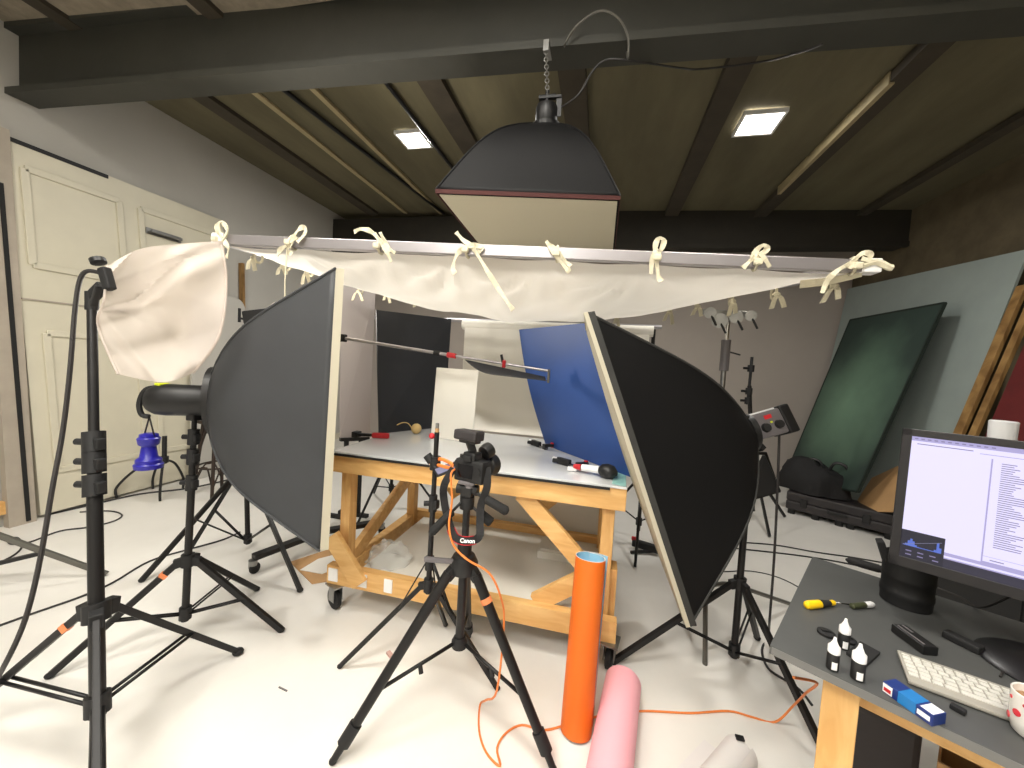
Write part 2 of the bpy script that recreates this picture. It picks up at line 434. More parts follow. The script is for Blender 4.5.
panel_lamp(-2.0, .4, .9, 'unseen square ceiling lamp over the near left of the floor, enlarged to soften shadows', 38)  # out of view; panel widened to soften floor shadows
panel_lamp(-.5, .75, .6, 'added unseen fill lamp just before the beam over the tripod', 34)  # unseen lamp added to brighten the floor before the table
panel_lamp(1.1, .1, .9, 'unseen square ceiling lamp over the desk, enlarged for softer shadows', 15)  # out of view; oversized so shadows stay soft
panel_lamp(-.7, -1.5, 1.2, 'unseen square ceiling lamp near the front wall, enlarged for soft front light', 135)  # out of view; oversized and strong to light the table from the front
w = bpy.data.worlds.new('world'); S.world = w; w.use_nodes = True
w.node_tree.nodes['Background'].inputs['Color'].default_value = (.9, .95, 1, 1); w.node_tree.nodes['Background'].inputs['Strength'].default_value = .1

# dark conduit pipes under the ceiling
def conduit(p0, p1, r, label, m):
    o = solo(MB().cyl(p0, p1, r, seg=10), 'conduit_pipe', m, label, 'pipe'); return o
conduit((-2.86, 2.5, zc(-2.8)-.03), (-2.5, 5.58, zc(-2.5)-.03), .022, 'glossy black pipe under the ceiling, left of the left ceiling lamp', M['black'])
conduit((-1.86, 2.5, zc(-1.8)-.025), (-1.8, 5.58, zc(-1.8)-.025), .02, 'thin dark pipe under the ceiling passing beside the left ceiling lamp', M['black'])
# =================================================================== MAIN TABLE
TT = .942
TX0, TX1, TY0, TY1 = -1.478, .161, 1.90, 2.90
t = thing('work_table', 'pine-framed rolling table with white glossy top in the middle of the studio', 'table', ((TX0+TX1)/2, (TY0+TY1)/2, 0))
MB().box(((TX0+TX1)/2, (TY0+TY1)/2, TT-.006), (TX1-TX0, TY1-TY0, .012), bev=.002).build('tabletop', M['gloss'], t)
MB().box(((TX0+TX1)/2-.03, TY0-.002, TT-.016), (TX1-TX0-.1, .012, .012)).build('edge_strip', M['blackmatte'], t)
fr = TT-.012
MB().box(((TX0+TX1)/2, TY0+.03, fr-.055), (TX1-TX0, .045, .11), bev=.003).build('front_rail', M['pine'], t)
MB().box(((TX0+TX1)/2, TY1-.03, fr-.055), (TX1-TX0, .045, .11), bev=.003).build('back_rail', M['pine'], t)
for x in (TX0+.03, TX1-.03): MB().box((x, (TY0+TY1)/2, fr-.055), (.045, TY1-TY0-.11, .11), bev=.003).build('side_rail', M['pine'], t)
LX = (TX0+.07, TX1-.075)
for x in LX:
    for y in (TY0+.09, TY1-.09):
        MB().box((x, y, (fr+.17)/2), (.06, .07, fr-.17), bev=.003).build('leg', M['pinev'], t)
BZ = .212
MB().box(((TX0+TX1)/2, TY0+.03, BZ), (TX1-TX0-.0, .05, .11), bev=.003).build('lower_rail', M['pine'], t)
MB().box(((TX0+TX1)/2, TY1-.03, BZ), (TX1-TX0-.04, .05, .11), bev=.003).build('lower_rail', M['pine'], t)
for x in (TX0+.06, TX1-.06): MB().box((x, (TY0+TY1)/2, BZ-.01), (.07, TY1-TY0-.12, .09), bev=.003).build('lower_rail', M['pine'], t)
MB().box(((TX0+TX1)/2+.06, (TY0+TY1)/2, BZ+.0), (TX1-TX0-.2, TY1-TY0-.115, .014)).build('shelf', M['shelf'], t)
# diagonal braces
yb = TY0+.035
MB().bar((LX[0]-.04, yb-.04, .45), (LX[0]+.16, yb-.04, .2), .03, .1, up=(0, 0, 1), bev=.003).build('brace', M['pine'], t)
MB().bar((-.36, yb+.02, fr-.1), (LX[1]-.04, yb+.02, .44), .04, .085, bev=.003).build('brace', M['pine'], t)
MB().bar((LX[0], TY0+.12, .26), (LX[0], TY1-.14, .58), .04, .085, bev=.003).build('brace', M['pine'], t)
MB().bar((LX[0]+.0, TY1-.1, .52), (LX[0]+.0, TY1-.42, fr-.1), .04, .07, bev=.003).build('brace', M['pine'], t)
MB().bar((LX[0]+.04, TY1-.04, fr-.1), (LX[0]+.36, TY1-.04, .42), .04, .08, bev=.003).build('brace', M['pine'], t)
MB().bar((LX[1]-.04, TY1-.04, fr-.1), (LX[1]-.5, TY1-.04, .38), .04, .08, bev=.003).build('brace', M['pine'], t)
MB().bar((LX[1]-.34, TY0+.07, .25), (LX[1]-.02, TY0+.07, .48), .04, .09, bev=.003).build('brace', M['pine'], t)
MB().box((TX1-.035, TY0+.13, .36), (.05, .1, .26), bev=.004).build('offcut_block', M['pinev'], t)
for x in (TX0+.045, TX0+.235, TX0+.40): MB().box((x, TY0+.002, BZ+.004), (.06 if x < TX0+.3 else .05, .006, .075)).build('tape_patch', M['white'], t)
for x, y, a in ((TX0+.06, TY0+.02, 1.15), (TX1-.025, TY0+.03, -.2), (TX0+.12, TY1-.06, .5), (TX1-.1, TY1-.06, .2)):
    cs = MB(); T = Matrix.Translation((x, y, 0)) @ Matrix.Rotation(a, 4, 'Z')
    cs.box((0, 0, .154), (.09, .1, .008)); cs.cyl((0, 0, .138), (0, 0, .152), .036)
    cs.box((-.026, .012, .1), (.004, .055, .09)); cs.box((.026, .012, .1), (.004, .055, .09)); cs.T = T
    co = cs.build('caster', M['galv'], t)
    wl = MB(T).lathe((-.018, .022, .06), (1, 0, 0), [(.014, 0), (.048, .001), (.06, .007), (.06, .029), (.048, .035), (.014, .036)], 24)
    wl.build('wheel', M['rubber'], co)
# things under and on the table
solo(MB().box((-.2, TY1-.3, BZ+.033), (.26, .22, .05), bev=.006).box((-.2, TY1-.3, BZ+.06), (.22, .18, .02)), 'carton_lid', M['whiteboard'], 'shallow white carton on the shelf under the table', 'box')
solo(MB().box(PZ(511, 600, BZ+.012), (.13, .008, .008)), 'metal_strip', M['blackmatte'], 'thin dark strip lying on the shelf near the front rail', 'strip')
solo(MB().slab([(-1.02, TY1+.1, .0), (TX1+.02, TY1+.1, .0), (TX1+.02, TY1+.16, .8), (-1.02, TY1+.16, .8)], .01), 'foam_board', M['whiteboard'], 'white foam board standing behind the table, seen below the tabletop', 'board')
# ball of string with a loose end
sb = thing('string_ball', 'ball of pale jute string near the back left of the tabletop', 'string', (-1.3, 2.6, TT))
MB().sph((-1.3, 2.6, TT+.038), .038, (1, 1, 1)).build('ball', M['string'], sb)
MB().tube(smoothpts([(-1.325, 2.59, TT+.03), (-1.35, 2.57, TT+.075), (-1.39, 2.56, TT+.08), (-1.43, 2.55, TT+.06)]), .004, 6).build('loose_end', M['string'], sb)
# white card standing on the table
q = [PZ(431, 437, TT), PZ(472, 443, TT)]
d = (q[1]-q[0]); d.z = 0; wdt = d.length; d.normalize()
card_h = .50
tb = [q[0]+V((-.0, .03, card_h))+d*.005, q[1]+V((.0, .03, card_h))+d*.01]
solo(MB().slab([q[0]+V((0, 0, .001)), q[1]+V((0, 0, .001)), tb[1], tb[0]], .005), 'reflector_card', M['card'], 'blank white card standing upright on the table behind the camera', 'card')
solo(MB().bar(PZ(455, 430, TT)+V((0, .06, .03)), PZ(455, 430, TT)+V((0, .06, .2)), .04, .04), 'prop_block', M['pinev'], 'small wooden block propping up the white card from behind', 'block')
# spring grip clamps
def grip_clamp(pix, ang, label, L=.2, group='bar clamps on the tabletop', pad='red'):
    p = PZ(*pix, TT); T = Matrix.Translation(p) @ Matrix.Rotation(ang, 4, 'Z')
    t = thing('bar_clamp', label, 'clamp', p, group)
    MB(T).box((0, 0, .014), (L, .02, .008), bev=.002).build('bar', M['steel'], t)
    MB(T).box((L/2-.02, 0, .02), (.035, .028, .036), bev=.006).bar((L/2-.01, 0, .03), (L/2+.0, .05, .03), .025, .02, bev=.004).build('fixed_jaw', M['black'], t)
    MB(T).box((-L*.12, 0, .02), (.09, .03, .038), bev=.008).bar((-L*.2, 0, .02), (-L*.42, -.03, .02), .024, .022, bev=.006).build('handle', M['blackmatte'], t)
    for x in (L/2-.005,): MB(T).box((x, .045, .03), (.02, .016, .034), bev=.004).build('jaw_pad', M[pad], t)
    MB(T).cyl((-L/2, 0, .02), (-L/2+.03, 0, .02), .014).build('end_stop', M['white'], t)
    return t
grip_clamp((538, 447), R(-45), 'black bar clamp at the left foot of the blue board')
grip_clamp((567, 466), R(-32), 'black bar clamp lying in front of the middle of the blue board')
grip_clamp((633, 474), R(130), 'black bar clamp holding the right foot of the blue board beside the right softbox')
rc = thing('red_clamp', 'red and black clamp at the left edge of the tabletop', 'clamp', PZ(366, 439, TT))
p = PZ(372, 438, TT)+V((.0, 0, .02)); p2 = PZ(352, 437, TT)+V((.02, .02, .018))
MB().bar(p, p+V((.11, .03, 0)), .035, .035, bev=.01).build('handle', M['red'], rc)
MB().bar(p, p2, .02, .02, bev=.004).box(p2, (.04, .06, .04), bev=.006).build('jaw', M['blackmatte'], rc)
# hand blower / squeeze tool with red and white nozzle
p0, p1 = PZ(572, 471, TT), PZ(611, 479, TT); ax = (p1-p0).normalized(); nn = V((-ax.y, ax.x, 0))
bl = thing('spray_trigger', 'black trigger tool with red and white nozzle on the front of the tabletop', 'tool', (p0+p1)/2)
MB().lathe(p1-ax*.07+UP*.035, ax, [(.012, 0), (.034, .02), (.04, .05), (.034, .08), (.01, .1)], 18).bar(p1-ax*.01+UP*.03, p1+nn*.06+UP*.03, .025, .025, bev=.006).build('body', M['black'], bl)
MB().cyl(p0+ax*.055+UP*.03, p1-ax*.065+UP*.035, .018, .02).build('white_collar', M['white'], bl)
MB().cyl(p0+ax*.01+UP*.028, p0+ax*.05+UP*.03, .013, .017).build('red_nozzle', M['red'], bl)
MB().box(p0+UP*.012, (.05, .03, .02), bev=.005).build('nozzle_tip', M['white'], bl)
solo(MB().slab([PZ(612, 484, TT)+UP*.002, PZ(626, 487, TT)+UP*.002, PZ(626, 474, TT)+UP*.002, PZ(614, 472, TT)+UP*.002], .002), 'plastic_film', M['tealtape'], 'pale teal scrap of film on the right front corner of the tabletop', 'film')

# white background paper: roll above, sheet curving on to the table
px0, px1 = -1.22, .36
def sweep(u, v):
    x = px0+(px1-px0)*u
    if v < .7:
        z = 1.80-(1.80-TT-.25)*(v/.7); y = 3.3
    else:
        a = (v-.7)/.3*math.pi/2; z = TT+.004+.25*(1-math.sin(a)); y = 3.3-.34*(1-math.cos(a))
    return (x, y, z)
bg = thing('background_roll', 'wide white background paper hanging from a roll behind the table', 'backdrop', ((px0+px1)/2, 3.3, TT))
MB().grid(sweep, 2, 30, th=.003).build('paper_sheet', M['paper'], bg)
MB().cyl((px0-.03, 3.33, 1.83), (px1+.03, 3.33, 1.83), .045, seg=20).build('roll', M['paper'], bg)
MB().cyl((px0-1.0, 3.4, 1.875), (px1+.1, 3.4, 1.875), .018, seg=10).build('cross_bar', M['alu'], bg)
def stand_pole(x, y, h, name, label, m, r=.016, group=None):
    t = thing(name, label, 'stand', (x, y, 0), group)
    MB().cyl((x, y, .12), (x, y, h), r, seg=12).build('pole', M[m], t)
    for i in range(3):
        a = i*2.094+.4; f = V((x+.45*math.cos(a), y+.45*math.sin(a), .012))
        MB().tube([(x, y, .62), f], .011, 8).build('leg', M[m], t)
        MB().tube([(x, y, .2), V((x, y, .62)).lerp(f, .55)], .006, 6).build('brace', M[m], t)
    MB().cyl((x, y, .58), (x, y, .66), r+.012).build('collar', M['blackmatte'], t)
    MB().cyl((x, y, .17), (x, y, .23), r+.01).build('collar', M['blackmatte'], t)
    return t
stand_pole(px1+.05, 3.46, 1.86, 'backdrop_stand', 'black stand right of the table carrying the background cross bar', 'stand')
stand_pole(-1.95, 3.42, 1.86, 'backdrop_stand', 'black stand seen through the left end of the table frame', 'stand')

# blue curved board
b0, b1 = PZ(546, 446, TT), PZ(634, 479, TT)
t0, t1 = PY(519, 330, b0.y+.03), PY(591, 323, b1.y+.06)
def blue(u, v):
    p = b0.lerp(b1, u).lerp(t0.lerp(t1, u), v)
    n = V((b1.y-b0.y, -(b1.x-b0.x), 0)).normalized()
    s = math.sin(v*math.pi)
    return p + n*.03*s + UP*.003
solo(MB().grid(blue, 10, 16, th=.004), 'blue_board', M['blue'], 'curved royal blue background board standing on the right of the table', 'board')

# black and grey boards at the left back of the table
solo(MB().slab([V((-1.52, 2.46, TT+.002)), V((-1.24, 2.97, TT+.002)), PY(451, 319, 3.02), PY(376, 310, 2.5)], .012), 'black_board', M['blackboard'], 'tall black foam board standing at the left back of the table', 'board')
p = [PY(340, 438, 2.95), PY(369, 437, 3.15), PY(375, 290, 3.15), PY(340, 286, 2.95)]
gb = thing('grey_panel', 'pale grey upright panel between the left softbox and the black board', 'board', (p[0]+p[1])/2-UP*((p[0].z+p[1].z)/2))
MB().slab(p, .02).build('panel', M['greyboard'], gb)
MB().bar(p[0]-UP*.012, p[1]-UP*.012, .05, .03).build('bottom_channel', M['blackmatte'], gb)
for q in (p[0].lerp(p[1], .1), p[0].lerp(p[1], .6)):
    MB().bar(V((q.x, q.y+.05, 0)), V((q.x, q.y+.05, q.z)), .03, .03).bar(V((q.x-.2, q.y+.05, .015)), V((q.x+.1, q.y+.05, .015)), .04, .03).build('support_post', M['blackmatte'], gb)

# =================================================================== SCRIM FRAME
FL, FRr, BL, BR = PY(222, 240, 1.5), PY(868, 267, 1.75), PY(345, 277, 2.75), PY(652, 306, 2.9)
sc = thing('scrim_frame', 'large aluminium frame of white silk slung flat above the table', 'diffuser', ((FL+FRr+BL+BR)/4).xy.to_3d()+UP*1.9)
for a, b_ in ((FL, FRr), (BL, BR), (FL, BL), (FRr, BR)):
    MB().bar(a, b_, .035, .046, bev=.003).build('frame_bar', M['alu'], sc)
for a in (FL, FRr, BL, BR): MB().box(a, (.06, .06, .052), bev=.006).build('corner_joint', M['white'], sc)
def silk(u, v):
    """u along the front bar, v to the back"""
    u2, v2 = .008+.984*u, .012+.976*v
    p = FL.lerp(FRr, u2).lerp(BL.lerp(BR, u2), v2)
    eu, ev = math.sin(math.pi*u), math.sin(math.pi*v)
    # cloth pulled up at the ties, slack between them
    sc_f = (abs(math.sin(u*math.pi*7)))*.009
    edge = (1-ev)
    z = -.022 - sc_f*edge - .16*(eu**.7)*(ev**.6) - .12*(eu**.8)*(v**1.5)*(.6+.6*u)
    w = 0
    for (cu, cv, k, amp) in ((.41, 0, 9, .026), (.55, 0, 11, .016), (.14, .0, 10, .014), (.7, 0, 12, .014), (.3, .0, 8, .014)):
        du, dv = (u-cu)*2.6, v-cv+.02
        a = math.atan2(dv, du); r_ = math.hypot(du, dv)
        w += amp*math.sin(a*k)*math.exp(-r_*2.2)*min(1, r_*6)
    w += .01*noise.noise(V((u*9, v*3, 1.3)))+.006*noise.noise(V((u*22, v*8, 5)))
    w += .012*math.exp(-((u-.44-.16*v)/.012)**2)*(1 if v < .85 else 0)*-1
    return p+UP*(z+w*min(1, ev*3+.15))
MB().grid(silk, 110, 44, th=.0).build('silk', M['scrim'], sc)
def tie(p, dirv, k, drop=.1, loop=.05):
    """a cotton tape knotted round the bar with two loose ends"""
    m = MB(); dirv = V(dirv).normalized(); rnd = random.Random(k)
    ring = [p+dirv*.0+V((0, .028*math.cos(a), .034*math.sin(a))) for a in (i*math.pi/5 for i in range(10))]
    m.tube(ring, .007, 6, closed=True)
    m.sph(p+V((0, -.032, -.018)), .015, (1.2, .8, 1), 10)
    for s in (-1, 1):
        l = drop*rnd.uniform(.7, 1.3); sw = rnd.uniform(.2, .7)*s
        pts = smoothpts([p+V((0, -.034, -.018)), p+dirv*(sw*l*.5)+V((0, -.045, -.018-l*.3)), p+dirv*(sw*l)+V((0, -.042, -.02-l))], 5)
        m.ribbon(pts, dirv*.022+V((0, 0, .006)), .004)
    if loop > 0:
        sw = rnd.uniform(-.6, .6)
        pts = smoothpts([p+V((0, -.03, 0)), p+dirv*(sw*loop-.008)+V((0, -.034, loop*.9)), p+dirv*(sw*loop+.022)+V((0, -.03, loop*1.1)), p+dirv*.01+V((0, -.034, 0))], 5)
        m.tube(pts, .0085, 6)
    return m.build('tie', M['tie'], sc)
def xfrac(px):
    lo, hi = 0, 1
    a, b_ = FL, FRr
    best = min((abs(512+FPX*((a.lerp(b_, t_/200)-CAM).dot(CR))/((a.lerp(b_, t_/200)-CAM).dot(CF))-px), t_/200) for t_ in range(201))
    return best[1]
def front_tie(px, strips, k):
    f = xfrac(px); p = FL.lerp(FRr, f); m = MB(); yk = p.y-.03
    ring = [p+V((0, .026*math.cos(a), .032*math.sin(a))) for a in (i*math.pi/5 for i in range(10))]
    m.tube(ring, .006, 6, closed=True)
    for j, st_ in enumerate(strips):
        pts = [PY(x, y, yk-.006*math.sin(q*1.3+j)) for q, (x, y) in enumerate(st_)]
        pts = smoothpts(pts, 4); n_ = len(pts); wv_ = []
        for i in range(n_):
            tg = (pts[min(i+1, n_-1)]-pts[max(i-1, 0)]).normalized(); vw = (pts[i]-CAM).normalized()
            wv_.append((tg.cross(V((0, 1, 0)))*.85+V((0, .4*math.sin(i*.9+k), 0))).normalized()*(.018+.005*math.sin(i*.7+k+j)))
        m.ribbon(pts, wv_, .003)
    m.box(p+V((0, -.034, -.006)), (.03, .022, .026), bev=.007)
    m.build('tie', M['tie'], sc)
front_tie(222, [[(222, 240), (216, 228), (222, 222), (227, 231), (223, 240)], [(223, 240), (228, 248), (226, 258)]], 0)
front_tie(293, [[(289, 248), (293, 238), (298, 230), (304, 227), (305, 233), (297, 242)], [(296, 236), (288, 244), (280, 250), (277, 256)], [(290, 240), (287, 250), (292, 254)]], 1)
front_tie(381, [[(382, 245), (376, 236), (368, 230), (360, 229), (354, 232)], [(374, 233), (381, 242), (387, 252), (391, 262)], [(380, 232), (384, 241), (389, 249), (395, 253)]], 2)
front_tie(468, [[(456, 232), (462, 239), (472, 247), (482, 262), (494, 282), (506, 300), (513, 310)], [(474, 246), (464, 248), (456, 256), (453, 268), (455, 274)], [(470, 244), (478, 246), (483, 248), (478, 252)]], 3)
front_tie(556, [[(546, 241), (551, 248), (558, 258), (566, 268), (570, 272)], [(548, 244), (556, 250), (564, 260), (571, 266)]], 4)
front_tie(656, [[(655, 252), (656, 243), (660, 238), (664, 241), (661, 250), (657, 256)], [(656, 250), (652, 262), (651, 274)], [(658, 252), (657, 264), (659, 279), (662, 278)]], 5)
front_tie(756, [[(752, 260), (757, 250), (764, 245), (767, 249), (760, 257)], [(760, 252), (765, 259), (770, 267)], [(757, 255), (749, 262), (743, 268)]], 6)
front_tie(850, [[(848, 268), (855, 260), (863, 253), (871, 255), (866, 263)], [(862, 258), (874, 262), (886, 266), (893, 268)], [(850, 264), (838, 270), (828, 280), (822, 293)]], 7)
for i in range(9): tie(BL.lerp(BR, .06+.105*i)-UP*.09, BR-BL, 20+i, drop=.06, loop=0)
for i in range(5): tie(FRr.lerp(BR, .1+.19*i)-UP*.04, V((1, .2, 0)), 40+i, drop=.07, loop=0)
for i in range(4): tie(FL.lerp(BL, .2+.2*i)-UP*.03, V((1, .2, 0)), 50+i, drop=.06, loop=0)
MB().tube(smoothpts([PY(862, 266, 1.72), PY(876, 262, 1.72), PY(888, 267, 1.72), PY(892, 268, 1.72)]), .012, 6).ribbon(smoothpts([PY(800, 284, 1.85), PY(830, 280, 1.8), PY(862, 272, 1.74)]), UP*.035, .004).build('corner_knot', M['tie'], sc)
MB().tube([PY(287, 250, 1.5), PY(285, 280, 1.5), PY(285, 300, 1.5)], .003, 5).build('loose_cord', M['tie'], sc)

# white cloth slung between the left stand and the frame corner
rows = [[(107, 266), (140, 249), (180, 244), (221, 241)],
        [(104, 300), (142, 298), (185, 283), (226, 282)],
        [(98, 325), (137, 333), (180, 335), (219, 335)],
        [(118, 374), (150, 381), (172, 381), (193, 373)]]
dep = [[1.42, 1.47, 1.54, 1.62], [1.38, 1.54, 1.50, 1.62], [1.42, 1.50, 1.62, 1.58], [1.40, 1.48, 1.50, 1.60]]
P4 = [[PD(*rows[j][i], dep[j][i]) for i in range(4)] for j in range(4)]
def crm(a, t):
    n = len(a)-1; x = t*n; i = min(int(x), n-1); f = x-i
    p0, p1, p2, p3 = a[max(i-1, 0)], a[i], a[i+1], a[min(i+2, n)]
    return .5*((2*p1)+(p2-p0)*f+(2*p0-5*p1+4*p2-p3)*f*f+(3*p1-p0-3*p2+p3)*f**3)
def cloth(u, v):
    p = crm([crm(P4[j], u) for j in range(4)], v)
    dd = (p-CAM).normalized()
    fan = math.atan2(v-.22, u+.16)
    g = .045*math.sin(fan*5.2+.4)*min(1, (u+.1)*1.6) + .02*abs(math.sin(fan*9+1.0)) + .012*noise.noise(V((u*5, v*5, 2)))
    fold = math.exp(-((v-.42+.36*u)/.05)**2)*.035 - math.exp(-((v-.52+.36*u)/.07)**2)*.03 + math.exp(-((v-.86+.25*u)/.05)**2)*.022
    return p+dd*(g*1.0+fold*1.25)*(.25+.75*math.sin(math.pi*min(1, max(0, u*.92+.04))))
wc = thing('white_cloth', 'sheer white cloth bunched between the tall left stand and the frame corner', 'cloth', PD(150, 320, 1.5))
MB().grid(cloth, 50, 50).build('sheet', M['cloth'], wc)
MB().tube([cloth(1, i/20) for i in range(21)], .006, 6).build('hem', M['cloth'], wc)
MB().tube([cloth(0, i/20) for i in range(21)], .004, 6).build('hem', M['cloth'], wc)
MB().tube(smoothpts([PD(222, 241, 1.6), PD(219, 226, 1.6), PD(223, 222, 1.6), PD(227, 232, 1.6), PD(222, 241, 1.6)]), .004, 6).build('tie', M['tie'], wc)
# =================================================================== SOFTBOXES
def softbox(name, label, corners, ring_c, ring_r, mats, diff_in=.03, power=(.7, 6), rimw=.05, loc=None, diff_up=0):
    """corners: four rim points in order; the shell bulges from the rim to the speed ring"""
    cs = [V(c_) for c_ in corners]; cc = sum(cs, V())/4; rc_ = V(ring_c); ax = (rc_-cc)
    t = thing(name, label, 'softbox', loc if loc else V((cc.x, cc.y, min(c_.z for c_ in cs))))
    n = 8; per = 4*n
    def rimpt(k):
        i, f = divmod(k % per, n); p = cs[i].lerp(cs[(i+1) % 4], f/n)
        return p
    e1 = (cs[1]-cs[0]).normalized(); nx = ax.normalized(); e2 = nx.cross(e1)
    def ringpt(k):
        q = rimpt(k)-cc; a = math.atan2(q.dot(e2), q.dot(e1)); return rc_+(e1*math.cos(a)+e2*math.sin(a))*ring_r
    bm = bmesh.new(); lay = []
    steps = 20
    for j in range(steps+1):
        s_ = j/steps; g = power[0]*s_+(1-power[0])*s_**power[1]
        row = []
        for k_ in range(per):
            q = rimpt(k_)-cc; r0 = ringpt(k_)-rc_
            f = (k_ % n)/n; slack = math.sin(math.pi*f)*.055*math.sin(math.pi*min(1, s_*1.0))
            off = q.lerp(r0, g)*(1-slack*1.2)
            row.append(bm.verts.new(cc+ax*s_+off))
        lay.append(row)
    for j in range(steps):
        for k_ in range(per):
            f = bm.faces.new((lay[j][k_], lay[j][(k_+1) % per], lay[j+1][(k_+1) % per], lay[j+1][k_])); f.smooth = True
    m = MB(); m.bm.free(); m.bm = bm
    sh = m.build('shell', mats['shell'], t)
    so = sh.modifiers.new('thickness', 'SOLIDIFY'); so.thickness = .004; so.offset = -1
    # rim band projecting in front of the diffuser
    r = MB(); fr_ = -nx*rimw
    def rimfn(u, v):
        k_ = int(round(u*per)) % per
        return rimpt(k_)+fr_*v
    r.grid(rimfn, per, 1, th=.004, smooth=False)
    r.build('rim_band', mats['rim'], t)
    d_ = MB()
    def dfn(u, v):
        p = cs[0].lerp(cs[1], .012+.976*u).lerp(cs[3].lerp(cs[2], .012+.976*u), .012+.976*v)
        return p-nx*(rimw-diff_in+.02*math.sin(math.pi*u)*math.sin(math.pi*v))
    d_.grid(dfn, 14, 14, th=.002)
    d_.build('diffuser', mats['diff'], t)
    MB().lathe(rc_-nx*.012, nx, [(ring_r-.03, 0), (ring_r+.006, 0), (ring_r+.006, .03), (ring_r-.03, .03)], 24).build('speed_ring', M['black'], t)
    # seams with the flexible rods along the four edges
    for i in range(4):
        pts = []
        for j in range(steps+1):
            s_ = j/steps; q = cs[i]-cc; a = math.atan2(q.dot(e2), q.dot(e1)); r0 = (e1*math.cos(a)+e2*math.sin(a))*ring_r
            pts.append(cc+ax*s_+q.lerp(r0, power[0]*s_+(1-power[0])*s_**power[1]))
        MB().tube(pts, .006, 6).build('edge_seam', mats['seam'], t)
    return t, nx
SBL = dict(shell=M['sbgrey'], rim=M['diff'], diff=M['diff'], seam=M['sbgrey'])
SBR = dict(shell=M['sbblack'], rim=M['diff'], diff=M['diff'], seam=M['sbrim'])
# ---- left softbox, seen from its side; it faces the table
a0, a1 = PD(336, 268, 1.74), PD(320, 551, 1.74)
uu = V((-.67, .742, 0))*.9
lc = (a0+a1)/2+uu/2
nl = V((.80, .60, 0)).normalized()
ringL = PD(216, 404, 1.94)
ringL = V((ringL.x, ringL.y, 1.225))
tl, nxl = softbox('softbox', 'large worn grey-black softbox on the left, turned side-on with its cream edge to the table', [a0, a1, a1+uu, a0+uu], ringL, .165, SBL, rimw=.035, diff_in=.01, power=(.70, 7))
# strobe head with yellow band
axl = (PD(145, 403, 1.86)-ringL); axl.z = 0; axl.normalize(); hz = ringL+UP*.0
st = thing('strobe_head', 'black studio flash head with a small neon yellow tab behind the left softbox', 'studio flash', hz+axl*.2)
MB().lathe(hz+axl*.01, axl, [(.05, 0), (.07, .01), (.072, .04), (.076, .05), (.078, .19), (.073, .235), (.055, .265), (.02, .275)], 24).build('body', M['black'], st)
MB().box(hz+axl*.225+UP*.074, (.03, .05, .014), bev=.004).build('band', M['neon'], st)
hp = smoothpts([hz+axl*.23+UP*.06, hz+axl*.29+UP*.045, hz+axl*.315-UP*.02, hz+axl*.305-UP*.075, hz+axl*.275-UP*.085])
MB().tube(hp, .012, 8).build('handle', M['blackmatte'], st)
MB().box(hz+axl*.09-UP*.075, (.05, .05, .05), bev=.006).bar(hz+axl*.2+UP*.066, hz+axl*.08+UP*.066, .03, .012, bev=.003).build('bracket', M['black'], st)
# blue counterweight hanging from the handle on a cord
bw = PD(149, 432, 1.88); bwz = bw
bt = thing('blue_weight', 'blue plastic bobbin-shaped weight hanging by a cord from the left flash head', 'weight', bw-UP*.19)
MB().lathe(bw-UP*.18, UP, [(.03, 0), (.055, .002), (.057, .022), (.05, .028), (.05, .045), (.035, .06), (.028, .11), (.04, .12), (.045, .15), (.037, .157), (.036, .17), (.02, .175)], 24).build('body', M['bluetub'], bt)
he = hp[-1]
MB().tube([bw+V((-.03, 0, -.02)), he+UP*-.0, bw+V((.035, 0, -.02))], .004, 6).build('cord', M['cable'], bt)

# ---- right softbox, tilted down, side-on
b0_, b1_ = PD(588, 313, 1.56), PD(690, 626, 1.60)
uw = V((-.02, .84, -.02))
tr, nxr = softbox('softbox', 'large black softbox on the right of the table, tilted down with a cream front edge', [b0_, b1_, b1_+uw, b0_+uw], PD(747, 433, 2.0), .09, SBR, rimw=.018, diff_in=.003, power=(.74, 6))
# dark binding round the rim of the right softbox
rb = [b0_, b1_, b1_+uw, b0_+uw]
for i in range(4):
    MB().bar(rb[i]+nxr*.014, rb[(i+1) % 4]+nxr*.014, .028, .008, up=(rb[(i+1) % 4]-rb[i]).cross(nxr), bev=.003).build('rim_binding', M['sbrim'], tr)
# strobe of the right softbox
rp0, rp1 = PD(744, 431, 2.0), PD(789, 418, 2.03); axr = (rp1-rp0).normalized(); L_ = (rp1-rp0).length
tcv = (CAM-rp0).normalized(); sidev = (tcv-axr*tcv.dot(axr)).normalized(); upv = sidev.cross(axr)
if upv.z < 0: upv = -upv
sidev = axr.cross(upv) if axr.cross(upv).dot(CAM-rp0) > 0 else -axr.cross(upv)
T = rotm(axr, sidev, upv).to_4x4(); T.translation = rp0
s2 = thing('strobe_head', 'grey studio flash head with two black dials behind the right softbox', 'studio flash', rp0)
MB(T).box((.1, 0, .0), (.19, .12, .13), bev=.014).build('body', M['greybody'], s2)
MB(T).box((.1, 0, .069), (.17, .07, .008), bev=.002).build('top_strip', M['white'], s2)
MB(T).box((.005, 0, 0), (.03, .13, .14), bev=.008).build('collar', M['blackmatte'], s2)
MB(T).box((.215, 0, 0), (.06, .13, .15), bev=.012).build('rear_guard', M['black'], s2)
MB(T).box((.11, .061, .035), (.04, .004, .02)).build('badge', M['red'], s2)
for xx in (.075, .15): MB(T).cyl((xx, .058, -.015), (xx, .076, -.015), .024, .02, 16).build('dial', M['blackmatte'], s2)
MB(T).cyl((.115, .06, .005), (.115, .066, .005), .005).build('indicator', M['neon'], s2)
MB(T).bar((.03, 0, -.065), (.05, 0, -.115), .04, .03, bev=.004).build('bracket', M['black'], s2)
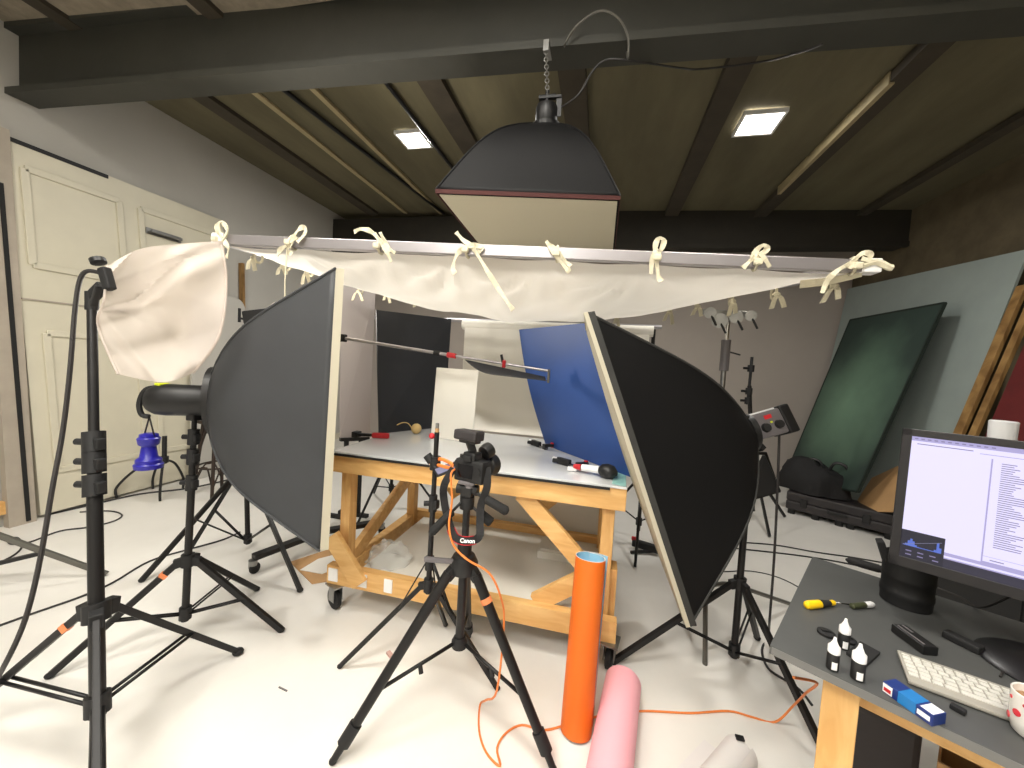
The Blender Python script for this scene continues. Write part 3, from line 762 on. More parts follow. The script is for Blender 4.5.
# small barn-door reflector clamped to the stand below
bp = PD(762, 476, 2.12)
bd = thing('barn_door_reflector', 'small black barn-door shade with white lining under the right flash head', 'reflector', bp-UP*.08)
MB().slab([PD(751, 457, 2.1), PD(765, 455, 2.06), PD(781, 491, 2.06), PD(754, 498, 2.1)], .012).build('door_flap', M['black'], bd)
MB().slab([PD(752, 455, 2.085), PD(762, 455, 2.045), PD(752, 476, 2.075), PD(748, 478, 2.085)], .006).build('white_lining', M['white'], bd)
MB().slab([PD(748, 452, 2.14), PD(766, 452, 2.2), PD(780, 492, 2.2), PD(752, 500, 2.14)], .01).build('door_flap', M['black'], bd)
MB().cyl(PD(748, 474, 2.16), PD(760, 474, 2.12), .02).build('clamp', M['blackmatte'], bd)

# ---- overhead softbox hanging from the beam
oc = [PD(436, 189, 2.02), PD(620, 196, 2.02)]
dv = V((0, 1, -.06)).normalized()*.95
zz = (oc[0].z+oc[1].z)/2
o0, o1 = oc; oring = PD(546, 121, 2.25); 
mid = (o0+o1)/2+dv/2; oring = PY(546, 127, mid.y-.12)
to, nxo = softbox('softbox', 'black softbox hanging from a chain on the ceiling beam, cream cloth facing down', [o0, o1, o1+dv, o0+dv], oring, .075, dict(shell=M['sbblack'], rim=M['copperred'], diff=M['diff'], seam=M['sbblack']), rimw=.02, diff_in=.0, power=(.68, 5))
h0 = oring+nxo*.01
so_ = thing('strobe_head', 'black studio flash head on top of the hanging softbox', 'studio flash', h0)
MB().lathe(h0, nxo, [(.06, 0), (.066, .015), (.066, .085), (.055, .11), (.02, .115)], 20).build('body', M['black'], so_)
top = h0+nxo*.2
MB().bar(h0+nxo*.04+V((.072, 0, 0)), h0+nxo*.14+V((.072, 0, 0)), .03, .012).bar(h0+nxo*.14+V((.085, 0, 0)), h0+nxo*.14-V((.05, 0, 0)), .03, .012).cyl(h0+nxo*.11, h0+nxo*.18, .012).build('yoke', M['black'], so_)
MB().cyl(h0+nxo*.15-V((.05, 0, 0)), h0+nxo*.15+V((.05, 0, 0)), .012).build('tilt_knob', M['blackmatte'], so_)
cb = h0+nxo*.17; ct = PY(546, 50, 2.19)
ch = thing('hanging_chain', 'short steel chain from the ceiling beam to the hanging flash head', 'chain', cb)
nlk = 12; dvec = (ct-cb)/nlk
for i in range(nlk):
    c0 = cb+dvec*(i+.5); a, u_, w_ = basis_for(dvec); q = u_ if i % 2 else w_
    pts = [c0+a*(dvec.length*.68*math.cos(t_))+q*(.011*math.sin(t_)) for t_ in (k_*math.pi/5 for k_ in range(10))]
    MB().tube(pts, .0035, 6, closed=True).build('link', M['galv'], ch)
MB().bar(ct-UP*.01, ct+UP*.05, .03, .02).bar(ct+UP*.04, ct+UP*.04+V((0, .12, 0)), .03, .015).build('beam_hook', M['galv'], ch)
# wire hoop on the beam and cables under it
yb_ = 2.2
hoop = [PY(566, 48, 2.3), PY(565, 44, yb_), PY(575, 28, yb_-.03), PY(592, 14, yb_-.05), PY(606, 11, yb_-.05), PY(620, 20, yb_-.04), PY(628, 38, yb_-.03), PY(628, 58, yb_-.0), PY(627, 52, 2.32)]
solo(MB().tube(smoothpts(hoop), .006, 6), 'wire_hoop', M['standgrey'], 'arched pale cable standing up from the ceiling beam right of the chain', 'cable')
solo(MB().tube(smoothpts([V((oring.x+.07, oring.y, oring.z+.1)), PY(578, 95, 2.3), PY(592, 72, 2.3), PY(606, 60, 2.3), PY(632, 61, 2.32), PY(680, 68, 2.6), PY(702, 69, 2.7), PY(760, 62, 2.6), PY(800, 52, 2.4), PY(822, 44, 2.3)]), .006, 6), 'ceiling_cable', M['cable'], 'thin dark cable looping under the ceiling beam right of the hanging softbox', 'cable')

# =================================================================== LIGHT STANDS
def light_stand(name, label, base, ztop, hub, spread, feet, r=.016, m='stand', collars=(), top=None, frac=.55, tape=None, group=None, braces=True, legw=(1.35, 1.7)):
    base = V((base[0], base[1], 0)); top = V(top) if top is not None else base+UP*ztop
    ax = (top-base)/ztop
    at = lambda h: base+ax*h
    t = thing(name, label, 'light stand', base, group)
    zs = [min(spread, hub)-.04]+list(collars)+[ztop]
    for i in range(len(zs)-1):
        MB().cyl(at(zs[i]), at(zs[i+1]), r*(1-.1*i), seg=14).build('pole' if i == 0 else 'riser', M[m], t)
    for i, z in enumerate(collars):
        co = MB().cyl(at(z-.045), at(z+.03), r*1.5).bar(at(z-.01), at(z-.01)+V((r*2.2, -.005, 0)), .03, .04, bev=.006).build('collar', M['blackmatte'], t)
        MB().cyl(at(z-.01)+V((-r*1.2, -.0, 0)), at(z-.01)+V((-r*3.2, -.012, 0)), .012).build('knob', M['blackmatte'], co)
    MB().cyl(at(hub-.03), at(hub+.03), r*1.75).build('leg_collar', M['blackmatte'], t)
    if braces: MB().cyl(at(spread-.03), at(spread+.03), r*1.6).build('brace_collar', M['blackmatte'], t)
    for i, f in enumerate(feet):
        f = V((f[0], f[1], r*.8)); d_ = (f-at(0)); d_.z = 0; d_.normalize()
        h_ = at(hub)+d_*r*2
        lg = MB().bar(h_, f, r*legw[0], r*legw[1], bev=.003).build('leg', M[m], t)
        MB().bar(at(hub), h_+d_*.02-UP*.01, r*1.7, r*2.6, bev=.004).build('hinge', M['blackmatte'], lg)
        MB().sph(f+UP*.0, r*1.15, (1, 1, .7), 10).build('foot_cap', M['rubber'], lg)
        if tape == i: MB().bar(h_.lerp(f, .12), h_.lerp(f, .155), r*legw[0]*1.12, r*legw[1]*1.1).build('tape_band', M['tape'], lg)
        if braces:
            b_ = at(spread)+d_*r*1.4; e_ = h_.lerp(f, frac); sd = V((-d_.y, d_.x, 0))*r*.55
            MB().tube([b_+sd, e_+sd], r*.3, 6).tube([b_-sd, e_-sd], r*.3, 6).build('brace', M[m], t)
    MB().cyl(at(ztop-.005), at(ztop+.04), .008).build('spigot', M['galv'], t)
    return t, at
def P2(x, y): p = PZ(x, y, 0); return (p.x, p.y)
# tall front-left stand
base = PZ(99, 790); tp = PD(92, 305, 1.47)
tA, atA = light_stand('light_stand', 'tall black light stand nearest the viewer at the far left', (base.x, base.y), tp.z, .55, .26,
    [P2(238, 655), P2(-60, 738), (base.x*.52, base.y*.52)], r=.0215, collars=(.98, 1.06, 1.13), top=tp, tape=1, legw=(.9, 1.15))
hd = tp
hc = thing('clamp_head', 'black swivel clamp gripping the white cloth on top of the tall left stand', 'clamp', hd)
MB().cyl(hd-UP*.02, hd+UP*.05, .02).bar(hd+UP*.03, PD(104, 285, 1.46), .035, .03, bev=.005).build('swivel', M['blackmatte'], hc)
MB().bar(PD(93, 306, 1.44), PD(99, 286, 1.42), .02, .015, bev=.003).build('lever', M['black'], hc)
MB().bar(PD(110, 290, 1.40), PD(104, 268, 1.40), .03, .03, bev=.006).build('jaw', M['blackmatte'], hc)
MB().lathe(PD(98, 261, 1.45), (PD(101, 268, 1.45)-PD(98, 261, 1.45)), [(.01, -.012), (.024, -.008), (.024, .008), (.01, .012)], 14).build('knob', M['black'], hc)
solo(MB().tube(smoothpts([PD(104, 274, 1.46), PD(88, 271, 1.46), PD(80, 280, 1.46), PD(75, 310, 1.46), PD(70, 370, 1.45), PD(63, 430, 1.44), PD(52, 490, 1.4), PD(40, 560, 1.36), PD(25, 620, 1.32), PD(2, 670, 1.3), PZ(-20, 705)]), .0075, 8), 'power_cable', M['cable'], 'dark cable hanging down from the top of the tall left stand', 'cable')
# stand under the left softbox
bs = PZ(184, 642)
tB, atB = light_stand('light_stand', 'black light stand holding the left softbox and its flash head', (bs.x, bs.y), hz.z-.09, .42, .15,
    [P2(281, 632), P2(50, 678), (bs.x-.03, bs.y+.45)], r=.0165, collars=(.82, .95, 1.05), top=V(((hz+axl*.09).x, (hz+axl*.09).y, hz.z-.09)), tape=1)
# stand behind with small flash head
bs = PZ(248, 549); tp = PY(243, 330, bs.y)
tC, atC = light_stand('light_stand', 'black light stand mostly hidden behind the left softbox', (bs.x, bs.y), tp.z, .62, .08,
    [P2(142, 582), P2(300, 592), P2(187, 556)], r=.017, collars=(1.1,), top=tp, frac=.5)
fh = PY(252, 316, bs.y)
f2 = thing('strobe_head', 'small black flash head peeping over the top edge of the left softbox', 'studio flash', fh)
MB().bar(fh-V((.05, 0, .02)), fh+V((.16, .06, .02)), .1, .1, bev=.015).build('body', M['black'], f2)
MB().bar(fh-V((.04, 0, .03)), fh+V((-.09, -.02, -.02)), .02, .015).bar(fh+V((-.09, -.02, .05)), fh+V((-.09, -.02, -.05)), .015, .012).build('bracket', M['blackmatte'], f2)
fdir = V((.8, -.45, .6)).normalized()
fo = fh+V((.19, .07, .03))
MB().lathe(fo-fdir*.05, fdir, [(.03, 0), (.05, .01), (.085, .09), (.082, .09), (.045, .02)], 24).build('reflector_dish', M['alu'], f2)
MB().sph(fo-fdir*.005, .022).build('modelling_bulb', mat('lit_bulb', (255, 240, 215), .4, emit=(255, 236, 205), estr=40), f2)
ld = bpy.data.lights.new('modelling_light', 'SPOT'); ld.energy = 75; ld.spot_size = R(150); ld.spot_blend = .6; ld.shadow_soft_size = .03; ld.color = (1, .93, .82)
lo = bpy.data.objects.new('modelling_light', ld); COL.objects.link(lo); lo.parent = f2; lo.location = fo+fdir*.03-f2.location
lo.rotation_euler = (-fdir).to_track_quat('Z', 'Y').to_euler()
# castered boom base
rc0 = PZ(322, 548); 
cbs = thing('rolling_base', 'low black flat-barred stand base on castors behind the left softbox', 'stand base', (rc0.x, rc0.y, 0))
for i, (px, py) in enumerate(((253, 574), (381, 535), (300, 520), (395, 570))):
    e_ = PZ(px, py); e_.z = .115; c0 = V((rc0.x, rc0.y, .13))
    if i == 3: continue
    MB().bar(c0, e_, .06, .035, bev=.004).build('leg', M['black'], cbs)
    cc_ = MB().cyl((e_.x, e_.y, .098), (e_.x, e_.y, .06), .028, .022).bar((e_.x-.022, e_.y, .085), (e_.x-.022, e_.y, .03), .03, .005).build('caster', M['galv'], cbs)
    MB().lathe((e_.x-.016, e_.y+.012, .036), (1, 0, 0), [(.01, 0), (.032, .002), (.036, .008), (.036, .024), (.032, .03), (.01, .032)], 20).build('wheel', M['rubber'], cc_)
MB().cyl((rc0.x, rc0.y, .1), (rc0.x, rc0.y, 1.6), .02).build('column', M['black'], cbs)
# thin stand in front of the table
bs = V((-.715, 1.62, 0)); tp = PY(437, 432, bs.y-.01)
tD, atD = light_stand('light_stand', 'thin black stand in front of the table just left of the camera tripod', (bs.x, bs.y), tp.z, .455, .56,
    [P2(340, 668), P2(497, 690), (bs.x-.04, bs.y+.36)], r=.0125, collars=(.85,), top=tp, frac=.28)
MB().cyl(atD(1.0), atD(1.06), .024).build('grip_knob', M['blackmatte'], tD)
sp = atD(1.14)
MB().cyl(atD(1.13), atD(1.19), .009).build('brass_stud', M['tan'], tD)
MB().sph(PY(432, 436, bs.y-.015), .014).cyl(PY(432, 436, bs.y-.015), PY(437, 437, bs.y-.01), .006).build('tip_knob', M['red'], tD)
ph = thing('tablet_holder', 'small flat screen on an arm between the thin stand and the camera', 'screen', PY(446, 470, 1.55))
q = [PY(433, 470, 1.6), PY(455, 462, 1.55), PY(459, 468, 1.49), PY(437, 477, 1.54)]
MB().slab(q, .008).build('case', M['black'], ph)
cq = sum(q, V())/4; nq = (q[1]-q[0]).cross(q[3]-q[0]).normalized()
if nq.z < 0: nq = -nq
MB().slab([cq+(p_-cq)*.78+nq*.0055 for p_ in q], .002).build('glass', mat('dim_screen', (110, 110, 130), .15, emit=(150, 150, 190), estr=.25), ph)
MB().cyl(PY(430, 460, 1.61), PY(436, 469, 1.59), .009).cyl(PY(427, 455, 1.61), PY(432, 462, 1.61), .02).build('arm_clamp', M['blackmatte'], ph)
# stand supporting the right softbox
bs = PZ(733, 664); tp = PD(750, 458, 2.05)
tE, atE = light_stand('light_stand', 'black light stand holding the right softbox and grey flash head', (bs.x, bs.y), tp.z, .42, .075,
    [P2(613, 664), P2(832, 772), P2(757, 640)], r=.017, collars=(.84, ), top=tp, frac=.5)
# chrome stand with grip heads at the right side of the frame
cx = FRr.lerp(BR, .5); cbx = V((cx.x+.015, cx.y, 0))
cs_ = thing('century_stand', 'chrome stand with grip heads holding up the right side of the silk frame', 'light stand', cbx)
MB().cyl(cbx+UP*.3, cbx+UP*1.15, .018).build('column', M['standgrey'], cs_)
MB().cyl(cbx+UP*1.15, cbx+UP*1.56, .0135).build('riser', M['galv'], cs_)
MB().cyl(cbx+UP*1.53, cbx+UP*1.70, .024).build('sleeve', M['greybody'], cs_)
MB().cyl(cbx+UP*1.68, cbx+UP*1.82, .011).build('spigot', M['chrome'], cs_)
MB().bar(cbx+UP*1.64, cbx+UP*1.64+V((.07, -.02, -.02)), .008, .008).build('tee_handle', M['blackmatte'], cs_)
for dx, dz, rr_ in ((-.05, 1.80, .04), (.03, 1.82, .034), (-.1, 1.84, .03), (.1, 1.83, .028)):
    gh = MB().lathe(cbx+V((dx, -.03, dz)), V((.25, 1, .1)), [(.012, -.012), (rr_, -.01), (rr_, .006), (rr_*.7, .022), (.012, .024)], 18).build('grip_head', M['galv'], cs_)
    MB().bar(cbx+V((dx, -.03, dz)), cbx+V((dx+.03, -.05, dz-.07)), .014, .01, bev=.003).build('knob', M['blackmatte'], gh)
MB().bar(cbx+V((-.13, 0, 1.85)), cbx+V((.12, 0, 1.84)), .022, .03, bev=.004).build('arm', M['galv'], cs_)
for (px, py) in ((705, 664), (796, 606), (672, 585)):
    f = PZ(px, py); d_ = V((f.x, f.y, 0))-cbx; 
    MB().tube(smoothpts([cbx+UP*.3+d_*.03, cbx+UP*.3+d_*.12, cbx+UP*.26+d_*.3, V((f.x, f.y, .02))+d_*-.05, V((f.x, f.y, .013))]), .0125, 8).build('leg', M['standgrey'], cs_)
# slim stand pole behind the right softbox
stp = PZ(752, 520)
ts = thing('background_stand', 'slim black stand rising behind the grey flash head on the right', 'light stand', (stp.x, stp.y, 0))
zt = PY(752, 357, stp.y).z; tpx = PY(752, 357, stp.y)
MB().cyl((stp.x, stp.y, .1), (tpx.x, tpx.y, zt-.3), .02).build('pole', M['stand'], ts)
MB().cyl((tpx.x, tpx.y, zt-.5), (tpx.x, tpx.y, zt), .014).build('riser', M['blackmatte'], ts)
for z in (zt-.12, zt-.36, zt-.46):
    c_ = MB().cyl((tpx.x, tpx.y, z-.035), (tpx.x, tpx.y, z+.035), .032).build('collar', M['blackmatte'], ts)
    MB().cyl((tpx.x, tpx.y, z), (tpx.x-.075, tpx.y-.02, z), .013).build('knob', M['black'], c_)
for a in (.5, 2.6, 4.7): MB().bar((stp.x, stp.y, .5), (stp.x+.45*math.cos(a), stp.y+.45*math.sin(a), .015), .02, .025).build('leg', M['stand'], ts)
# grey stand cut by the left edge
gst = PZ(-75, 600)
gs = thing('light_stand', 'grey-legged stand mostly outside the left edge of the picture', 'light stand', (gst.x, gst.y, 0))
f = PZ(107, 576); h_ = V((gst.x, gst.y, .52))
MB().cyl((gst.x, gst.y, .05), (gst.x, gst.y, 1.5), .018).build('pole', M['stand'], gs)
MB().bar(h_, f+UP*.012, .024, .028, bev=.003).build('leg', M['standgrey'], gs)
MB().bar((gst.x, gst.y, .11), h_.lerp(f, .62), .022, .022).build('brace', M['black'], gs)
for dx, dy in ((-.4, .3), (.0, -.5)): MB().bar(h_, (gst.x+dx, gst.y+dy, .012), .024, .028).build('leg', M['standgrey'], gs)
# low black stand behind the blue weight, and bentwood stool
lb = PZ(150, 490)
lb = V((-4.08, 2.86, 0))
ls = thing('floor_stand', 'low black stand with bent feet beside the panelled door', 'stand', lb)
for (px, py) in ((115, 499), (143, 488), (160, 502), (183, 489)):
    f = PZ(px, py)
    if f.x < -4.37: f.x = -4.37
    hh = lb+UP*.37
    MB().tube(smoothpts([hh, hh.lerp(f+UP*.2, .55)+UP*.02, f+UP*.12, f+UP*.01]), .011, 8).build('leg', M['black'], ls)
MB().cyl(lb+UP*.33, lb+UP*.6, .02).cyl(lb+UP*.34, lb+UP*.4, .035).build('column', M['black'], ls)
sx = V((-3.72, 3.1, 0))
sl = thing('bar_stool', 'dark bentwood bar stool behind the left flash stand', 'stool', sx)
MB().lathe(sx+UP*.74, UP, [(.02, 0), (.17, 0), (.18, .012), (.17, .03), (.02, .034)], 24).build('seat', M['bent'], sl)
lg = []
for a in (-.9, .7, 2.25, 3.8):
    t_ = sx+V((.12*math.cos(a), .12*math.sin(a), .74)); f = sx+V((.2*math.cos(a), .2*math.sin(a), 0)); lg.append((t_, f))
    MB().tube([t_, f], [.018, .015], 10).build('leg', M['bent'], sl)
MB().tube([sx+V((.165*math.cos(a), .165*math.sin(a), .3)) for a in (i*math.pi/10 for i in range(20))], .009, 8, closed=True).build('foot_ring', M['bent'], sl)
for i in range(4):
    (t0_, f0_), (t1_, f1_) = lg[i], lg[(i+1) % 4]
    m0 = t0_.lerp(f0_, .42); m1 = t1_.lerp(f1_, .42); md = (t0_+t1_)/2
    MB().tube(smoothpts([m0, m0.lerp(md, .5)+UP*.04, md-UP*.02, m1.lerp(md, .5)+UP*.04, m1]), .008, 6).build('bent_brace', M['bent'], sl)
    n0 = t0_.lerp(f0_, .86); n1 = t1_.lerp(f1_, .86); md = ((t0_+t1_)/2).lerp((f0_+f1_)/2, .6)
    MB().tube(smoothpts([n0, n0.lerp(md, .6)+UP*.06, md, n1.lerp(md, .6)+UP*.06, n1]), .008, 6).build('bent_brace', M['bent'], sl)
# white board and batten leaning on the left wall
def rounded(u0, u1, z1, rr_):
    pts = [(u0, .002), (u1, .002)]
    for i in range(7): a = i*math.pi/12; pts.append((u1-rr_+rr_*math.cos(a), z1-rr_+rr_*math.sin(a)))
    for i in range(7): a = math.pi/2+i*math.pi/12; pts.append((u0+rr_+rr_*math.cos(a), z1-rr_+rr_*math.sin(a)))
    return pts
solo(MB().slab([V((-4.375+(.06*(1-z_/2.1)), y_, z_)) for y_, z_ in rounded(3.3, 3.95, 2.1, .14)], .025, nrm=(1, 0, .03)), 'leaning_board', M['wall'], 'white board with rounded top corners leaning on the left wall behind the stands', 'board')
solo(MB().bar((-4.34, 3.98, .005), (-4.41, 3.93, 2.54), .06, .03, up=(0, 1, 0)), 'wooden_batten', M['plank'], 'brown wooden batten leaning on the left wall past the rounded white board', 'batten')
# boom arm with flag card
bm0, bm1 = PY(343, 338, 2.25), PY(549, 371, 2.28)
ba = thing('boom_pole', 'thin silver boom pole reaching across the table in front of the blue board', 'boom pole', bm0)
MB().cyl(bm0, bm0.lerp(bm1, .56), .011, seg=10).build('outer_tube', M['alu'], ba)
MB().cyl(bm0.lerp(bm1, .5), bm1, .008, seg=10).build('inner_tube', M['alu'], ba)
MB().cyl(bm0.lerp(bm1, .535), bm0.lerp(bm1, .575), .017, seg=10).build('twist_lock', M['red'], ba)
MB().cyl(bm0.lerp(bm1, .47), bm0.lerp(bm1, .5), .016, seg=10).build('collar', M['blackmatte'], ba)
MB().bar(bm1+UP*.01, bm1-UP*.07+V((.0, 0, 0)), .012, .03).build('end_bracket', M['standgrey'], ba)
MB().box(bm0, (.04, .04, .05), bev=.006).build('end_clamp', M['blackmatte'], ba)
solo(MB().bar(bm0, V((rc0.x, rc0.y, 1.56)), .025, .025), 'boom_support', M['black'], 'black tube joining the boom arm to the castored base behind the left softbox', 'support')
fl = [bm0.lerp(bm1, .62), bm0.lerp(bm1, .90)]
flag = MB()
fq = [bm0.lerp(bm1, .62)-UP*.015, bm0.lerp(bm1, .985)-UP*.04, PY(547, 381, 2.1), PY(494, 375, 2.02)]
def ffn(u, v):
    p = fq[0].lerp(fq[1], u).lerp(fq[3].lerp(fq[2], u), v); return p-UP*.02*math.sin(math.pi*v)*(1-u*.5)
solo(flag.grid(ffn, 8, 8, th=.003), 'flag_card', M['blackboard'], 'small dark flag card clipped under the silver boom pole', 'card')
p = bm0.lerp(bm1, .80)
fc = thing('spring_clip', 'red-tipped spring clip holding the flag card on the boom pole', 'clip', p)
MB().bar(p-UP*.02, p+V((-.02, 0, .055)), .014, .012).build('handle', M['blackmatte'], fc)
MB().bar(p-UP*.022, p+V((.004, -.01, .02)), .02, .02, bev=.003).build('jaw', M['red'], fc)
# =================================================================== TRIPOD AND CAMERA
tc_ = V((-.505, 1.5, 0)); hubz = .64
tri = thing('tripod', 'black camera tripod in the middle foreground with a grey lever on its shoulder', 'tripod', tc_)
feet = [PZ(333, 764), PZ(553, 772), V((-.60, 1.93, 0))]
hubp = tc_+UP*hubz
MB().lathe(hubp-UP*.03, UP, [(.03, 0), (.055, .01), (.06, .05), (.045, .08), (.03, .085)], 20).build('shoulder', M['black'], tri)
MB().cyl(tc_+UP*.31, tc_+UP*.64, .019, seg=14).build('column_sleeve', M['stand'], tri)
MB().cyl(tc_+UP*.64, tc_+UP*.92, .015, seg=14).build('center_column', M['black'], tri)
MB().cyl(tc_+UP*.695, tc_+UP*.75, .03).build('column_lock', M['blackmatte'], tri)
MB().lathe(tc_+UP*.285, UP, [(.015, 0), (.032, .006), (.034, .03), (.024, .05)], 16).build('spreader_hub', M['blackmatte'], tri)
lv = hubp+V((-.03, -.03, .03))
MB().bar(lv, PY(424, 559, 1.44), .016, .02, bev=.005).build('grey_lever', M['greybody'], tri)
for i, f in enumerate(feet):
    d_ = V((f.x-tc_.x, f.y-tc_.y, 0)).normalized()
    h_ = hubp+d_*.065-UP*.015
    f2_ = f+UP*.012
    kn = h_.lerp(f2_, .86)
    l_ = MB().tube([h_, kn], [.022, .0185], 12).build('leg', M['stand'], tri)
    MB().bar(hubp+d_*.02+UP*.02, h_+d_*.012-UP*.02, .034, .042, bev=.008).build('hinge', M['black'], l_)
    MB().tube([h_.lerp(f2_, .82), h_.lerp(f2_, .92)], .025, 10).build('leg_clamp', M['blackmatte'], l_)
    MB().tube([h_.lerp(f2_, .90), f2_], [.015, .013], 10).build('lower_leg', M['stand'], l_)
    MB().sph(f2_, .015, (1, 1, .8), 10).build('rubber_foot', M['rubber'], l_)
    e_ = h_.lerp(f2_, .66)
    MB().tube([tc_+UP*.31+d_*.03, e_], .0075, 8).build('spreader_arm', M['stand'], tri)
    mm = (tc_+UP*.31+d_*.03).lerp(e_, .45)
    if i < 2: MB().cyl(mm, mm+V((.012, -.01, -.028)), .009).build('spreader_knob', M['blackmatte'], tri)
    if i == 1: MB().tube([h_.lerp(f2_, .13), h_.lerp(f2_, .16)], .0235, 12).build('tape_band', M['tape'], l_)
# pan head
hb = tc_+UP*.92
MB().cyl(hb-UP*.03, hb+UP*.02, .03).build('pan_base', M['blackmatte'], tri)
MB().box(hb+UP*.045, (.05, .055, .05), rotm((1, 0, 0), (0, 1, 0), (0, 0, 1)), bev=.01).build('head_block', M['black'], tri)
MB().cyl(hb+UP*.05+V((-.045, 0, 0)), hb+UP*.05+V((.045, 0, 0)), .022).build('tilt_axis', M['blackmatte'], tri)
MB().box(hb+UP*.082, (.07, .06, .014), bev=.004).build('plate', M['greybody'], tri)
def handle(p0, p1, r):
    p0, p1 = V(p0), V(p1); a = (p1-p0).normalized()
    h = MB().cyl(p0, p0.lerp(p1, .45), .006, seg=8).build('pan_handle', M['black'], tri)
    MB().lathe(p0.lerp(p1, .4), a, [(r*.6, 0), (r, .006), (r*1.05, (p1-p0).length*.55), (r*.6, (p1-p0).length*.6)], 14).build('grip', M['rubber'], h)
handle(hb+UP*.05+V((.02, -.01, 0)), PY(508, 512, 1.46), .018)
handle(hb+UP*.02, PY(430, 534, 1.40), .017)
handle(hb-UP*.02+V((.02, 0, 0)), PY(492, 523, 1.5), .02)
# camera body: local x right, y towards the table, z up
fw = V((.26, .96, -.08)).normalized(); rt = fw.cross(UP).normalized(); up_ = rt.cross(fw)
bc = PY(472, 469, 1.505)
T = rotm(rt, fw, up_).to_4x4(); T.translation = bc
dc = thing('dslr_camera', 'black SLR camera on the tripod seen from behind, aimed at the table', 'camera', bc-UP*.06)
cbm = MB(T); cbm.box((0, 0, -.006), (.138, .06, .094), bev=.012); cbm.box((.052, .012, -.006), (.036, .075, .09), bev=.014)
cbm.build('body', M['blackmatte'], dc)
MB(T).box((-.004, .0, .052), (.062, .06, .04), bev=.012).build('prism_housing', M['black'], dc)
MB(T).box((-.004, -.034, .045), (.036, .014, .024), bev=.005).build('eyepiece', M['rubber'], dc)
MB(T).box((-.014, -.031, -.008), (.075, .003, .054), bev=.001).build('rear_screen', mat('dark_glass', (12, 12, 16), .08), dc)
MB(T).cyl((.046, -.03, -.002), (.046, -.035, -.002), .015).build('rear_dial', M['black'], dc)
MB(T).cyl((-.05, 0, .04), (-.05, 0, .054), .014).build('mode_dial', M['black'], dc)
MB(T).lathe((-.002, .03, .0), (0, 1, 0), [(.036, 0), (.037, .01), (.034, .014), (.038, .03), (.039, .075), (.036, .08), (.045, .085), (.05, .13), (.046, .13), (.04, .09)], 24).build('lens', M['black'], dc)
MB(T).cyl((.0, -.004, -.075), (.0, -.004, -.053), .024).build('tripod_screw_plate', M['greybody'], dc)
fb = PY(469, 437, 1.5)
Tf = rotm(rt, fw, up_).to_4x4(); Tf.translation = fb
fl_ = MB(Tf); fl_.box((0, .0, .008), (.112, .07, .042), bev=.01); fl_.box((0, .01, -.016), (.08, .05, .02), bev=.006)
fla = fl_.build('flash_trigger', M['case'], dc)
MB().bar(fb-UP*.01, T @ V((-.004, 0, .07)), .034, .03, bev=.004).build('hot_shoe_foot', M['blackmatte'], dc)
MB().lathe(PY(483, 454, 1.57), V((.4, .8, .35)), [(.02, 0), (.031, .004), (.035, .03), (.033, .045), (.026, .048)], 20).build('microphone_knob', M['black'], dc)
# neck strap hanging below with lettering
def cv(x, y, Y=1.47): return PY(x, y, Y)
sp_ = smoothpts([T @ V((-.07, 0, .02)), cv(445, 483), cv(444, 500), cv(449, 522, 1.45), cv(455, 537, 1.42), cv(467, 541, 1.42), cv(479, 537, 1.42), cv(480, 522, 1.45), cv(481, 505), cv(487, 487), T @ V((.07, 0, .02))], 5)
n_ = len(sp_); wv = []
for i in range(n_):
    tg = (sp_[min(i+1, n_-1)]-sp_[max(i-1, 0)]).normalized(); vw = (sp_[i]-CAM).normalized()
    wv.append(tg.cross(vw).normalized()*.031)
strap = MB().ribbon(sp_, wv, .003).build('neck_strap', M['nylon'], dc)
for s_ in (-1, 1):
    MB().tube([sp_[i]+wv[i]*.5*s_-(sp_[i]-CAM).normalized()*.002 for i in range(17, n_-22)], .0016, 5).build('strap_piping', M['red'], strap)
pm = cv(467.5, 541, 1.42); vw = (CAM-pm).normalized(); xr = (cv(476, 542, 1.42)-cv(458, 541, 1.42)); xr = (xr-vw*xr.dot(vw)).normalized(); yu = vw.cross(xr)
Tt = rotm(xr, yu, vw).to_4x4(); Tt.translation = pm+vw*.02
text_mesh('Canon', .022, Tt, 'strap_lettering', M['white'], strap, .0005, .0006)
# tether cable, bundled at the camera, running to the floor and the desk
tcab = [T @ V((-.071, .0, -.01)), cv(451, 474, 1.46), cv(452, 500, 1.44), cv(449, 526, 1.39), cv(454, 546, 1.38), cv(468, 560, 1.38), cv(489, 573, 1.40), cv(500, 595, 1.42), cv(504, 622, 1.46), PZ(497, 690, .22), PZ(486, 700, .08)]
fc_ = [(480, 705), (479, 730), (486, 752), (500, 766), (497, 748), (506, 733), (522, 725), (545, 730), (575, 722), (610, 714), (645, 711), (690, 713), (728, 711), (752, 717), (775, 722)]
pts = tcab+[PZ(x, y, .006) for x, y in fc_]+[PZ(794, 705, .12), PZ(806, 693, .3), PZ(817, 683, .45), V((.62, 1.27, .62))]
solo(MB().tube(smoothpts(pts, 5), .0042, 7), 'tether_cable', M['orangecable'], 'orange tether cable running from the camera across the floor to the desk', 'cable')
cl = MB()
cl.tube(smoothpts([PY(430, 462, 1.62), PY(440, 459, 1.6), PY(452, 464, 1.52), PY(450, 468, 1.52), PY(438, 465, 1.6), PY(431, 463, 1.62)], 4, True), .008, 7, closed=True)
solo(cl, 'cable_bundle', M['orangecable'], 'bundled loop of orange cable hooked between the thin stand and the camera', 'cable')

